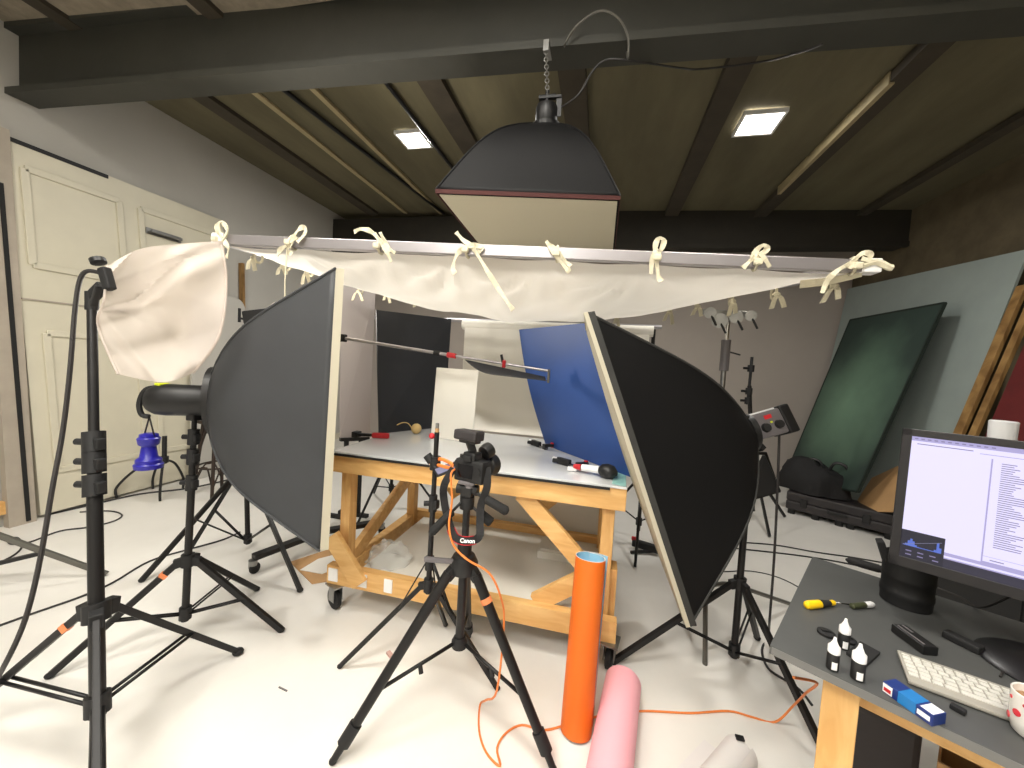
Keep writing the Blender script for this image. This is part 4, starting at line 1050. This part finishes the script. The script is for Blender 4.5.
# =================================================================== ROLLS
ob = V((.004, 1.555, 0)); ot = PY(591, 558, 1.66); oax = (ot-ob); oL = oax.length; oax.normalize()
_, ou, ow = basis_for(oax)
sa = math.atan2(CR.dot(ow), CR.dot(ou))
def spiral(off):
    def fn(u, v):
        a = sa+.35+(1-u)*2*math.pi*1.18; r_ = .058+.011*u+off
        if u > .84: r_ += (u-.84)**2*.7*(.4+.6*v)
        return ob+oax*(.004+v*oL)+(ou*math.cos(a)+ow*math.sin(a))*r_
    return fn
orl = thing('orange_roll', 'tall orange card rolled into an upright tube with pale blue inside, before the table', 'card roll', ob)
MB().grid(spiral(0), 72, 8, th=.0008).build('outer_face', M['orange'], orl)
MB().grid(spiral(-.0022), 72, 8, th=.0012).build('lining', M['ltblue'], orl)
MB().grid(lambda u, v: spiral(-.003+.0032*v)(u, 1.0)+oax*.0008, 72, 1, th=.0008).build('top_edge', M['offwhite'], orl)
p0 = PZ(622, 697); p1 = PZ(606, 805); pr_ = .079
pa = (p1-p0).normalized()
pk = thing('pink_roll', 'long pink paper roll lying on the floor beside the orange tube', 'paper roll', p0+UP*.0)
MB().lathe(p0+UP*pr_, pa, [(.02, 0), (pr_*.8, .002), (pr_, .012), (pr_, .9), (.03, .902)], 32).build('outer_paper', M['pink'], pk)
MB().lathe(p0+UP*pr_-pa*.001, pa, [(.018, 0), (.03, -.001), (.03, .003), (.018, .003)], 20).build('core', M['tan'], pk)
w0, w1 = PZ(738, 768), PZ(692, 830); wa = (w1-w0).normalized(); wn = V((-wa.y, wa.x, 0))
wr = thing('white_roll', 'loose white paper roll on the floor at the bottom edge near the desk', 'paper roll', w0)
def wspiral(u, v):
    a = -1.0+u*2*math.pi*1.3; r_ = .045+.02*u
    return w0+wa*(v*.6)+UP*(.067+r_*math.sin(a))+wn*(r_*math.cos(a))
MB().grid(wspiral, 60, 2, th=.0015).build('sheet', M['offwhite'], wr)
MB().slab([w0+wn*-.05+UP*.004, w0+wn*-.13+UP*.004, w0+wn*-.14+wa*.55+UP*.004, w0+wn*-.05+wa*.55+UP*.004], .002).build('loose_flap', M['offwhite'], wr)
MB().box(w0+UP*.128+wa*.01, (.03, .02, .008), bev=.002).build('black_clip', M['blackmatte'], wr)

# =================================================================== FLOOR ODDMENTS
def fcable(px, label, m='cable', r=.006, name='floor_cable', pre=(), post=()):
    pts = list(pre)+[PZ(x, y, r) for x, y in px]+list(post)
    solo(MB().tube(smoothpts(pts, 5), r, 6), name, M[m], label, 'cable', None)
fcable([(-8, 566), (14, 555), (22, 546), (18, 538), (9, 539), (11, 544), (30, 542), (60, 531), (90, 527), (114, 521), (122, 515), (110, 511), (80, 512)], 'looped dark cable on the floor in front of the panelled door')
fcable([(-10, 629), (40, 611), (80, 597), (112, 583), (150, 561), (190, 549), (222, 540), (240, 532)], 'dark cable running across the floor between the two left stands')
fcable([(50, 514), (90, 505), (140, 494), (190, 488), (235, 478), (260, 470)], 'dark cable on the floor along the foot of the left wall', r=.008)
fcable([(700, 541), (735, 542), (775, 545), (815, 552), (850, 557), (885, 563)], 'upper of two black cables on the floor between the right softbox and the desk')
fcable([(695, 546), (730, 548), (770, 552), (810, 557), (850, 564), (880, 571)], 'lower of two black cables on the floor between the right softbox and the desk')
fcable([(690, 560), (715, 571), (750, 571), (780, 578), (808, 593), (830, 610)], 'thin dark cable on the floor passing the castored chrome stand legs toward the desk', r=.004)
fcable([(768, 635), (762, 650), (768, 668), (785, 680), (800, 690), (812, 705)], 'dark cable dropping from the grey flash head to the floor', pre=[PD(779, 428, 2.0), PD(779, 445, 2.0), PD(777, 500, 2.0), PD(774, 560, 2.05), PD(770, 615, 2.08)])
kp = [PZ(x, y, .003) for x, y in ((290, 562), (312, 584), (336, 580), (352, 572), (388, 548), (372, 538), (330, 549))]
solo(MB().slab(list(reversed(kp)), .004, nrm=(0, 0, 1)), 'cardboard_sheet', M['tan'], 'brown cardboard sheet on the floor by the left front castor', 'cardboard')
tp_ = [PZ(x, y, .007) for x, y in ((300, 570), (322, 574), (352, 562), (345, 552), (318, 559))]
solo(MB().slab(list(reversed(tp_)), .003, nrm=(0, 0, 1)), 'torn_paper', M['whiteboard'], 'torn white paper lying on the brown cardboard sheet', 'paper')
bgp = PZ(388, 562, .22)
pb = MB(); pb.sph((0, 0, 0), 1, seg=24)
for v_ in pb.bm.verts:
    n1 = noise.noise(v_.co*2.2)*.35; v_.co = V((v_.co.x*.13*(1+n1), v_.co.y*.1*(1+n1), max(-.0, v_.co.z)*.13*(1+n1)))
    v_.co += bgp+UP*.002
solo(pb, 'clear_bag', M['glassclear'], 'crumpled clear plastic bag on the left of the table shelf', 'bag')
solo(MB().bar(PZ(388, 652, .006), PZ(392, 657, .006), .02, .012), 'paper_scrap', mat('pinkish_scrap', (196, 160, 150), .7), 'tiny pinkish scrap on the floor left of the tripod', 'scrap')
solo(MB().bar(PZ(279, 687, .004), PZ(287, 691, .004), .005, .005), 'pencil_stub', M['greybody'], 'tiny grey stub on the floor in front of the left softbox stand', 'scrap')
fcl = PZ(640, 552)
fk = thing('floor_clamp', 'black clamp with a red tip lying on the floor right of the table', 'clamp', fcl)
MB().bar(fcl+V((-.06, .06, .05)), fcl+V((.14, -.02, .05)), .05, .06, bev=.012).bar(fcl+V((-.08, -.06, .012)), fcl+V((.12, .0, .03)), .02, .02).build('body', M['blackmatte'], fk)
MB().box(fcl+V((-.05, .05, .085)), (.04, .03, .03), bev=.008).build('red_tip', M['red'], fk)
# =================================================================== RIGHT SIDE BOARDS
pt0, pt1 = PX(845, 290, 3.38), PX(1030, 249, 3.38)
pm_ = PX(955, 440, 3.18); dl = (pt1-pm_)/(pt1.z-pm_.z); pb1 = pt1-dl*pt1.z; pb1.z = .002
solo(MB().slab([V((pb1.x, YB-.06, .002)), pb1, pt1, V((pt0.x, YB-.06, pt0.z))], .02), 'backdrop_board', M['pale'], 'large pale grey-green board leaning on the right wall', 'board')
g0, g1 = PX(851, 320, 3.15), PX(945, 303, 3.13)
g2, g3 = PX(858, 492, 2.62), PX(786, 476, 2.5)
gr = thing('painted_backdrop', 'dark green mottled canvas panel leaning against the pale grey-green board', 'backdrop', (g2+g3)/2-UP*((g2.z+g3.z)/2))
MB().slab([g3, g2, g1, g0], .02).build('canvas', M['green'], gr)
for a, b_ in ((g0, g1), (g1, g2), (g2, g3), (g3, g0)): MB().bar(a, b_, .028, .02).build('edge_frame', M['greenedge'], gr)
q = (g2+g3)/2
MB().bar(V((q.x-.02, q.y, .0)), V((q.x-.02, q.y, q.z)), .5, .04, up=(0, 1, 0)).build('foot_board', M['greenedge'], gr)
for i, (px, dx, m_, lb_) in enumerate((((957, 440, 1022, 288), 0, 'plank', 'first old wooden plank leaning on the right wall above the monitor'), ((972, 440, 1040, 285), .06, 'plank', 'second old wooden plank leaning on the right wall, nearer the red board'))):
    a = PX(px[0], px[1], 3.02); b_ = PX(px[2], px[3], 3.34); dl = (b_-a)/(b_.z-a.z); a0_ = a-dl*a.z; e_ = b_+dl*(.35 if i else .02)
    a0_.z = .03
    solo(MB().bar(a0_, e_, .08 if i == 0 else .06, .03, up=(1, 0, .4), bev=.003), 'wood_plank', M[m_], lb_, 'plank')
a = PX(985, 440, 2.95); b_ = PX(1045, 300, 3.3); dl = (b_-a)/(b_.z-a.z); a0_ = a-dl*a.z; a0_.z = .01
solo(MB().slab([a0_, a0_+V((0, -.7, 0)), b_+V((0, -.7, 0)), b_], .02), 'red_board', M['redpaint'], 'dark red board leaning behind the monitor at the right edge', 'board')
cbn = PX(1000, 440, 2.3)
solo(MB().box((2.36, 2.72, .61), (.4, .6, 1.20), bev=.01).box((2.16, 2.72, .61), (.012, .56, 1.12)), 'storage_cabinet', M['blackmatte'], 'dark cabinet hidden behind the monitor', 'cabinet')
wp = PX(1002, 437, 2.3); 
wpt = thing('white_pot', 'white pot standing behind the top edge of the monitor', 'pot', V((wp.x, wp.y, 1.21)))
MB().lathe((wp.x, wp.y, 1.212), UP, [(.05, 0), (.056, .004), (.058, wp.z-1.212+.09), (.052, wp.z-1.212+.095), (.05, wp.z-1.212+.05), (.01, wp.z-1.212+.05)], 24).build('body', M['white'], wpt)
q = [PX(850, 512, 2.7), PX(898, 512, 2.82), PX(898, 466, 3.02), PX(872, 478, 2.98)]
q[0].z = max(q[0].z, .01); q[1].z = max(q[1].z, .01)
solo(MB().slab(q, .006), 'brown_card_sheet', M['tan'], 'brown card sheet leaning behind the hard case, left of the monitor', 'cardboard')
# hard case and soft bag
c0_, c1_ = PZ(785, 508, .05), PZ(897, 537, .05); cx_ = (c1_-c0_); cL = cx_.length; cx_.normalize(); cyv = V((-cx_.y, cx_.x, 0))
T = rotm(cx_, cyv, UP).to_4x4(); T.translation = (c0_.x, c0_.y, 0)
hc_ = thing('hard_case', 'long black hard case on the floor in front of the green canvas panel', 'case', (c0_.x, c0_.y, 0))
MB(T).box((cL/2, .16, .10), (cL, .32, .1), bev=.02).build('base_shell', M['case'], hc_)
MB(T).box((cL/2, .16, .2), (cL, .32, .1), bev=.02).build('lid', M['case'], hc_)
for f_ in (.18, .75): MB(T).box((cL*f_, -.004, .15), (.06, .02, .09), bev=.006).build('latch', M['black'], hc_)
MB(T).box((cL*.5, -.012, .13), (.16, .02, .03), bev=.006).build('handle', M['black'], hc_)
for f_ in (.06, .3, .52, .62, .94): MB(T).cyl((cL*f_, .04, 0), (cL*f_, .04, .055), .035).build('foot', M['rubber'], hc_)
bgc = T @ V((.2, .2, .25))
bb = MB(); bb.sph((0, 0, 0), 1, seg=28)
for v_ in bb.bm.verts:
    cN = v_.co.copy(); n1 = noise.noise(cN*1.7+V((3, 1, 2)))*.25+noise.noise(cN*4)*.1
    h = max(-.02, cN.z)
    v_.co = bgc+cx_*(cN.x*.31*(1+n1))+cyv*(cN.y*.2*(1+n1))+UP*(h*.38*(1+n1)*(1.0-.25*cN.x)+.02)
bag = thing('soft_bag', 'black soft nylon bag heaped on the left end of the hard case', 'bag', bgc)
bb.build('body', M['nylon'], bag)
for dx in (-.1, .12): MB().tube(smoothpts([bgc+cx_*dx+UP*.25, bgc+cx_*(dx+.05)+UP*.37, bgc+cx_*(dx+.14)+UP*.36, bgc+cx_*(dx+.18)+UP*.26]), .016, 7).build('carry_strap', M['black'], bag)
# =================================================================== DESK
DA = V((.518, 1.197, 0)); ux = V((.85, -.527, 0)).normalized(); uy = V((-ux.y, ux.x, 0)); DT = .75
def DL(x, y, z=0.0): return DA+ux*x+uy*y+UP*(DT+z)
TD = rotm(ux, uy, UP).to_4x4(); TD.translation = DA
DW, DD = 1.3, .80
dk = thing('desk', 'dark grey desk with pine legs in the right foreground', 'desk', DL(DW/2, DD/2)-UP*DT)
MB(TD).box((DW/2, DD/2, DT-.0125), (DW, DD, .025), bev=.002).build('desktop', M['desk'], dk)
MB(TD).box((DW/2, -.0008, DT-.0125), (DW-.01, .002, .021)).build('edge_band', mat('edge_band_grey', (104, 104, 102), .4), dk)
for x, y in ((.155, .07), (DW-.12, .07), (.155, DD-.08), (DW-.12, DD-.08)):
    MB(TD).box((x, y, (DT-.025)/2), (.075, .045, DT-.025), bev=.003).build('leg', M['pinev'], dk)
for y in (.13, DD-.13): MB(TD).box((DW/2, y, DT-.07), (DW-.3, .04, .09), bev=.003).build('apron', M['pine'], dk)
# monitor
mb0 = PD(888, 562, 1.2); mr = ux; mtl = PD(905, 428, 1.2)
mup = (mtl-mb0); mH = mup.length; mup = (mup-mr*mup.dot(mr)).normalized(); mn = mr.cross(mup)
if mn.dot(CAM-mb0) < 0: mn = -mn
T = Matrix((mr, mup, mn)).transposed().to_4x4(); T.translation = mb0
mW = .66
mo = thing('monitor', 'black computer monitor on the desk showing a bright window of file lists', 'monitor', DL(.5, .62))
MB(T).box((mW/2, mH/2, -.018), (mW, mH, .036), bev=.006).build('housing', M['monitor'], mo)
MB(T).box((mW/2, mH/2, -.045), (mW*.6, mH*.6, .04), bev=.015).build('rear_shell', M['blackmatte'], mo)
bz, bb_ = .022, .03
for c_, s_ in (((mW/2, mH-bz/2, .001), (mW, bz, .006)), ((mW/2, bb_/2, .001), (mW, bb_, .006)), ((bz/2, mH/2, .001), (bz, mH, .006)), ((mW-bz/2, mH/2, .001), (bz, mH, .006))):
    MB(T).box(c_, s_, bev=.0015).build('bezel', M['monitor'], mo)
def em(name, c, s): return mat(name, (10, 10, 12), .3, emit=c, estr=s)
SC = [em('screen_lavender', (206, 198, 250), 1.0), em('screen_white', (226, 220, 252), 1.12), em('screen_dark', (38, 38, 62), .6), em('screen_text', (150, 142, 190), .8), em('screen_blue', (92, 120, 220), .9), em('screen_bar', (58, 56, 82), .6), em('screen_shadow', (184, 176, 226), .9), em('screen_line', (150, 150, 190), .7)]
sw, sh_ = mW-2*bz, mH-bz-bb_
sm = MB(T)
def srect(u0, v0, u1, v1, mi, lay):
    x0, x1 = bz+sw*u0, bz+sw*u1; y0, y1 = bb_+sh_*(1-v1), bb_+sh_*(1-v0)
    sm.box(((x0+x1)/2, (y0+y1)/2, .0006+lay*.0004), (x1-x0, y1-y0, .0004), mi=mi)
srect(0, 0, 1, 1, 0, 0); srect(0, .035, 1, .9, 1, 1)
srect(0, 0, 1, .035, 6, 1)
for i in range(12): srect(.01+.022*i, .012, .022+.022*i, .022, 3, 2)
srect(.02, .055, .2, .062, 3, 2); srect(.22, .07, .5, .075, 6, 2)
srect(.255, .1, .52, .88, 6, 2); srect(.26, .1, .515, .87, 1, 3)
rs = random.Random(4)
for i in range(40): srect(.285, .125+i*.016, .285+rs.uniform(.03, .085), .131+i*.016, 3, 4)
srect(.26, .83, .515, .833, 6, 4); srect(.28, .85, .32, .857, 3, 4)
srect(.46, .085, .9, .16, 6, 2); srect(.465, .09, .9, .155, 1, 3); srect(.48, .115, .52, .125, 3, 4)
srect(.535, .2, .9, .78, 6, 2); srect(.54, .2, .9, .775, 1, 3)
for i in range(26): srect(.555, .225+i*.018, .555+rs.uniform(.03, .1), .231+i*.018, 3, 4)
srect(0, .88, 1, .93, 6, 2); srect(.14, .905, 1, .92, 1, 3)
srect(.14, .93, 1, 1, 5, 3)
srect(0, .775, .145, 1, 2, 4)
for i in range(16):
    h = .055*math.exp(-((i-3)/1.6)**2)+.075*math.exp(-((i-14.2)/.9)**2)+.006
    srect(.008+i*.008, .9-h, .016+i*.008, .9, 4, 5)
sm.bm.normal_update()
x0, x1 = bz+sw*.01, bz+sw*.135; yA, yB = bb_+sh_*.105, bb_+sh_*.185
sm.bar((x0, yA, .0034), (x1, yB, .0034), .0012, .0004, up=(0, 0, 1), mi=7)
for i, (u, v) in enumerate(((.02, .935), (.06, .935), (.1, .935), (.02, .965), (.06, .965), (.11, .965))): srect(u, v, u+.02, v+.008, 3, 5)
sm.build('screen', SC, mo)
nk = mb0+mr*(mW/2)-mn*.075+mup*.1
bx = V((nk.x, nk.y, DT))-mn.xy.to_3d().normalized()*-.0
MB().bar(V((nk.x, nk.y, DT+.012)), nk, .07, .03, up=mr, bev=.006).build('neck', M['monitor'], mo)
MB().lathe(V((nk.x, nk.y, DT+.001)), UP, [(.13, 0), (.135, .004), (.125, .012), (.03, .018), (.01, .018)], 36).build('foot', M['monitor'], mo)
# keyboard
k0, k1 = PZ(903, 652, .765), PZ(908, 681, .765)
kx = (PZ(1006, 717, .765)-PZ(909, 681, .765)).normalized(); ky = V((-kx.y, kx.x, 0)); KW, KD = .29, .128
ko = PZ(908.5, 681, .76)
T = rotm(kx, ky, UP).to_4x4() @ Matrix.Rotation(R(3), 4, 'X'); T.translation = V((ko.x, ko.y, DT+.002))
kb = thing('keyboard', 'slim white compact keyboard on the desk in front of the monitor', 'keyboard', V((ko.x, ko.y, DT)))
MB(T).box((KW/2, KD/2, .005), (KW, KD, .009), bev=.003).build('base', M['kbase'], kb)
rowsk = [(14, .0), (14, .0), (13, .004), (12, .008), (12, .0), (8, .0)]
first = None; y = KD-.012
for r_i, (n_k, off) in enumerate(rowsk):
    hh = .010 if r_i == 0 else .0165
    y -= hh
    pitch = (KW-.012)/n_k
    for i in range(n_k):
        wk = pitch-.004; xk = .006+i*pitch; 
        if r_i == 5: 
            lay = [(0, 1), (1, 1), (2, 1), (3, 1.25), (4.25, 5), (9.25, 1.25), (10.5, 1), (11.5, 1.5)]
            p13 = (KW-.012)/13; xk = .006+lay[i][0]*p13; wk = lay[i][1]*p13-.004
        MB(T).box((xk+wk/2, y+hh/2, .0108), (wk, hh-.0042, .0035), bev=.0008).build('key', M['keys'], kb)
# mug with red dots
mg = PZ(1036, 738, DT); 
mu = thing('mug', 'white mug with red dots and milky tea at the right edge of the desk', 'mug', mg)
MB().lathe(mg, UP, [(.02, .0), (.031, .001), (.036, .006), (.0405, .03), (.042, .092), (.0405, .0935), (.0385, .092), (.037, .03), (.03, .008), (.01, .006)], 36).build('body', M['ceramic'], mu)
MB().cyl(mg+UP*.074, mg+UP*.076, .038, seg=32).build('tea', M['tea'], mu)
hpt = smoothpts([mg+V((.04, .005, .08)), mg+V((.068, .01, .075)), mg+V((.072, .01, .045)), mg+V((.039, .005, .025))], 6)
MB().tube(hpt, .006, 8).build('handle', M['ceramic'], mu)
ca = math.atan2(CAM.y-mg.y, CAM.x-mg.x)
for da, z, rr_ in ((-.75, .05, .0075), (-.2, .042, .0075), (.35, .055, .007), (.9, .035, .0075), (-1.15, .075, .004), (-.45, .075, .004), (-1.3, .03, .007)):
    a = ca+da; n_ = V((math.cos(a), math.sin(a), 0)); rb_ = .0405+.0015*(z/.09)
    MB().lathe(mg+n_*(rb_-.0015)+UP*z, n_, [(rr_*.98, 0), (rr_, .0022), (rr_*.5, .0026), (.0001, .0026)], 16).build('red_dot', M['reddot'], mu)
# blue box
e0, e1 = PZ(882, 691, DT), PZ(932, 727, DT); bxv = (e1-e0); bL = bxv.length*1.0; bxv.normalize(); byv = V((-bxv.y, bxv.x, 0))
T = rotm(bxv, byv, UP).to_4x4(); T.translation = e0
bx_ = thing('ink_carton', 'small blue cardboard carton lying in front of the keyboard', 'box', e0)
W_, H_ = .042, .026
MB(T).box((bL*.16, W_/2, H_/2), (bL*.32, W_, H_), bev=.001).build('end_panel', M['navybox'], bx_)
MB(T).box((bL*.5, W_/2, H_/2), (bL*.36, W_+.0003, H_+.0003), bev=.001).build('middle_panel', M['cyanbox'], bx_)
MB(T).box((bL*.84, W_/2, H_/2), (bL*.32, W_, H_), bev=.001).build('end_panel', M['navybox'], bx_)
MB(T).box((bL*.86, W_/2, H_+.0004), (bL*.24, W_*.86, .0006)).build('white_label', M['white'], bx_)
MB(T).box((bL*.83, -.0004, H_*.5), (bL*.24, .0006, H_*.42)).build('white_label', M['white'], bx_)
MB(T).box((bL*.11, -.0006, H_*.5), (bL*.2, .0008, H_*.8)).box((bL*.11, -.0012, H_*.42), (bL*.15, .0006, H_*.34), mi=1).build('end_label', [M['white'], M['red']], bx_)
# bottles
def bottle(pix, label, s=1.0):
    b = PZ(*pix, DT); t = thing('dropper_bottle', label, 'bottle', b, 'dropper bottles on the desk')
    MB().lathe(b, UP, [(.008, 0), (.0125*s, .001), (.0135*s, .004), (.0135*s, .042*s), (.011*s, .045*s)], 20).build('body', M['blackmatte'], t)
    a = math.atan2(CAM.y-b.y, CAM.x-b.x)
    MB().grid(lambda u, v: b+V((math.cos(a-.1+.9*u), math.sin(a-.1+.9*u), 0))*.0138*s+UP*(.006+.02*v), 8, 1, th=.0003).build('label', M['white'], t)
    MB().lathe(b, UP, [(.011*s, .044*s), (.0135*s, .046*s), (.0135*s, .062*s), (.009*s, .067*s), (.0045*s, .078*s), (.003*s, .086*s), (.0005, .087*s)], 20).build('cap', M['white'], t)
bottle((832, 669), 'white-capped black dropper bottle nearest the left edge of the desk')
bottle((843, 648), 'white-capped black dropper bottle behind the other two')
bottle((857, 679), 'white-capped black dropper bottle nearest the blue carton', 1.08)
# flat caps and pads
def lenscap(pix, r_, label):
    b = PZ(*pix, DT); t = thing('lens_cap', label, 'lens cap', b, 'lens caps on the desk')
    MB().lathe(b, UP, [(.005, 0), (r_, .0005), (r_, .007), (r_*.85, .009), (.005, .0085)], 28).build('disc', M['blackmatte'], t)
    MB().box(b+UP*.010, (r_*1.1, r_*.35, .004), bev=.001).build('pinch_tab', M['black'], t)
lenscap((826, 634), .022, 'round black lens cap nearest the yellow screwdriver')
lenscap((848, 641), .02, 'round black lens cap behind the white-capped bottles')
solo(MB().slab([PZ(846, 655, DT)+UP*.005, PZ(866, 668, DT)+UP*.005, PZ(880, 655, DT)+UP*.005, PZ(860, 644, DT)+UP*.005], .008), 'rubber_pad', M['rubber'], 'square black rubber pad beside the dropper bottles', 'pad')
# yellow screwdriver and olive vial
y0, y1 = PZ(805, 609, DT)+UP*.013, PZ(834, 606, DT)+UP*.012; ya = (y1-y0); yl = ya.length; ya.normalize()
sd = thing('screwdriver', 'stubby screwdriver with yellow and black handle on the desk corner', 'screwdriver', (y0+y1)/2-UP*.012)
MB().lathe(y0, ya, [(.003, 0), (.011, .004), (.0135, .014), (.0125, yl*.5), (.008, yl*.75), (.009, yl*.95), (.006, yl)], 18).build('handle', M['yellow'], sd)
MB().lathe(y0+ya*yl*.48, ya, [(.012, 0), (.0132, .002), (.0105, yl*.2), (.0092, yl*.34), (.008, yl*.36)], 18).build('rubber_sleeve', M['rubber'], sd)
MB().cyl(y1, PZ(852, 607, DT)+UP*.008, .0025, seg=8).build('shaft', M['steel'], sd)
v0_, v1_ = PZ(851, 609, DT)+UP*.010, PZ(873, 607, DT)+UP*.010; va = (v1_-v0_).normalized(); vl = (v1_-v0_).length
vi = thing('vial', 'small olive vial with a white cap lying at the tip of the yellow screwdriver', 'bottle', (v0_+v1_)/2-UP*.01)
MB().lathe(v0_, va, [(.004, 0), (.009, .003), (.0095, vl*.6), (.008, vl*.63)], 16).build('body', M['olive'], vi)
MB().lathe(v0_+va*vl*.6, va, [(.0095, 0), (.0095, vl*.3), (.006, vl*.4), (.001, vl*.41)], 16).build('cap', M['white'], vi)
# pen pot behind the monitor corner, black pouch
pp = PZ(905, 603, DT)
pt_ = thing('pen_pot', 'black ribbed pot on the desk behind the lower left corner of the monitor', 'pot', pp)
MB().lathe(pp, UP, [(.055, 0), (.066, .002), (.067, .03), (.069, .034), (.069, .05), (.067, .054), (.067, .085), (.069, .09), (.069, .1), (.068, .105), (.07, .165), (.066, .168), (.062, .16), (.06, .02), (.02, .015)], 28).build('body', M['blackmatte'], pt_)
MB().bar(pp+V((-.05, .02, .12)), pp+V((-.075, .03, .2)), .05, .02, bev=.004).build('flap', M['nylon'], pt_)
a, b_ = PZ(845, 563, DT), PZ(880, 573, DT)
solo(MB().tube(smoothpts([a+UP*.012, a.lerp(b_, .3)+UP*.016, a.lerp(b_, .7)+UP*.017, b_+UP*.012]), [.006]+[.014]*17+[.008], 10) if False else MB().lathe(a+UP*.016, b_-a, [(.003, 0), (.012, .01), (.016, .05), (.016, .1), (.009, .125), (.002, .13)], 14), 'black_pouch', M['nylon'], 'slim black pouch at the back edge of the desk left of the pen pot', 'pouch')
# adapters and battery charger
a, b_ = PZ(901, 633, DT), PZ(931, 655, DT); av = (b_-a); al = av.length; av.normalize(); an = V((-av.y, av.x, 0))
T = rotm(av, an, UP).to_4x4(); T.translation = a-an*.006
ad = thing('battery_charger', 'black battery charger with silver strips in front of the monitor foot', 'charger', a)
MB(T).box((al/2, 0, .013), (al*1.1, .042, .026), bev=.004).build('body', M['black'], ad)
for yy in (-.01, .006): MB(T).box((al*.5 if yy < 0 else al*.2, yy, .0265), (al*.9 if yy < 0 else al*.35, .005, .001)).build('silver_strip', M['alu'], ad)
a, b_ = PZ(944, 636, DT), PZ(982, 655, DT); av = (b_-a); al = av.length; av.normalize(); an = V((-av.y, av.x, 0))
T = rotm(av, an, UP).to_4x4(); T.translation = a
rm = thing('remote_adapter', 'matt black adapter with a lead beside the battery charger', 'adapter', a)
MB(T).box((al/2, 0, .011), (al, .034, .022), bev=.006).build('body', M['blackmatte'], rm)
MB().tube(smoothpts([T @ V((al, 0, .01)), PZ(995, 648, DT)+UP*.004, PZ(1005, 665, DT)+UP*.004, PZ(1000, 678, DT)+UP*.004]), .0028, 6).build('lead', M['cable'], rm)
a, b_ = PZ(950, 707, DT)+UP*.006, PZ(966, 716, DT)+UP*.006
solo(MB().bar(a, b_, .016, .012, bev=.003), 'usb_stick', M['blackmatte'], 'small black memory stick between the blue carton and the keyboard', 'memory stick')
# cables behind the monitor
solo(MB().tube(smoothpts([nk+V((0, .02, -.02)), PZ(985, 607, DT+.03), PZ(960, 597, DT+.01), PZ(930, 585, DT+.006), PZ(905, 578, DT+.006), DL(.35, DD+.01, .004), DL(.34, DD+.03, -.3), DL(.3, DD+.05, -.742)]), .0035, 6), 'monitor_cable', M['cable'], 'black cable trailing from the monitor over the back of the desk', 'cable')
# under the desk
def under(x, y, z, sx, sy, sz, name, label, cat, m, rz=0, bev=.01):
    T = TD @ Matrix.Translation((x, y, z)) @ Matrix.Rotation(rz, 4, 'Z')
    return T, thing(name, label, cat, T.translation-UP*0)
T, t = under(.8, .42, 0, 0, 0, 0, 'camera_bag', 'black padded camera bag on the floor under the desk', 'bag', None, .2)
MB(T).box((0, 0, .15), (.3, .26, .3), bev=.04).build('body', M['nylon'], t)
MB(T).box((0, -.14, .12), (.22, .05, .18), bev=.02).build('front_pocket', M['nylon'], t)
MB(T).tube(smoothpts([(-.08, 0, .29), (-.05, 0, .35), (.05, 0, .35), (.08, 0, .29)]), .01, 7).build('handle', M['black'], t)
T, t = under(.5, .6, 0, 0, 0, 0, 'cardboard_box', 'open brown cardboard box under the desk between the tool case and camera bag', 'box', None, -.1)
bxm = MB(T)
for c_, s_ in (((0, -.1, .17), (.22, .006, .34)), ((0, .1, .17), (.22, .006, .34)), ((-.107, 0, .17), (.006, .194, .34)), ((.107, 0, .17), (.006, .194, .34)), ((0, 0, .003), (.22, .2, .006))): bxm.box(c_, s_)
bxm.build('carton', M['tan'], t)
for sgn in (-1, 1): MB(T).slab([(-.11, sgn*.103, .34), (.11, sgn*.103, .34), (.11, sgn*.17, .38), (-.11, sgn*.17, .38)], .005).build('flap', M['tan'], t)
T, t = under(.62, .2, 0, 0, 0, 0, 'biscuit_tin', 'red and dark tin on the floor under the desk', 'tin', None)
MB(T).lathe((0, 0, 0), UP, [(.08, 0), (.09, .002), (.09, .17), (.085, .172)], 28).build('body', M['redpaint'], t)
MB(T).lathe((0, 0, .16), UP, [(.093, 0), (.093, .03), (.08, .036), (.01, .036)], 28).build('lid', M['black'], t)
T, t = under(.24, .66, 0, 0, 0, 0, 'tool_case', 'black tool case standing behind the camera bag under the desk', 'case', None, .05)
MB(T).box((0, 0, .17), (.22, .14, .34), bev=.02).build('body', M['case'], t)
MB(T).bar((-.07, 0, .36), (.07, 0, .36), .02, .02, bev=.004).build('handle', M['black'], t)
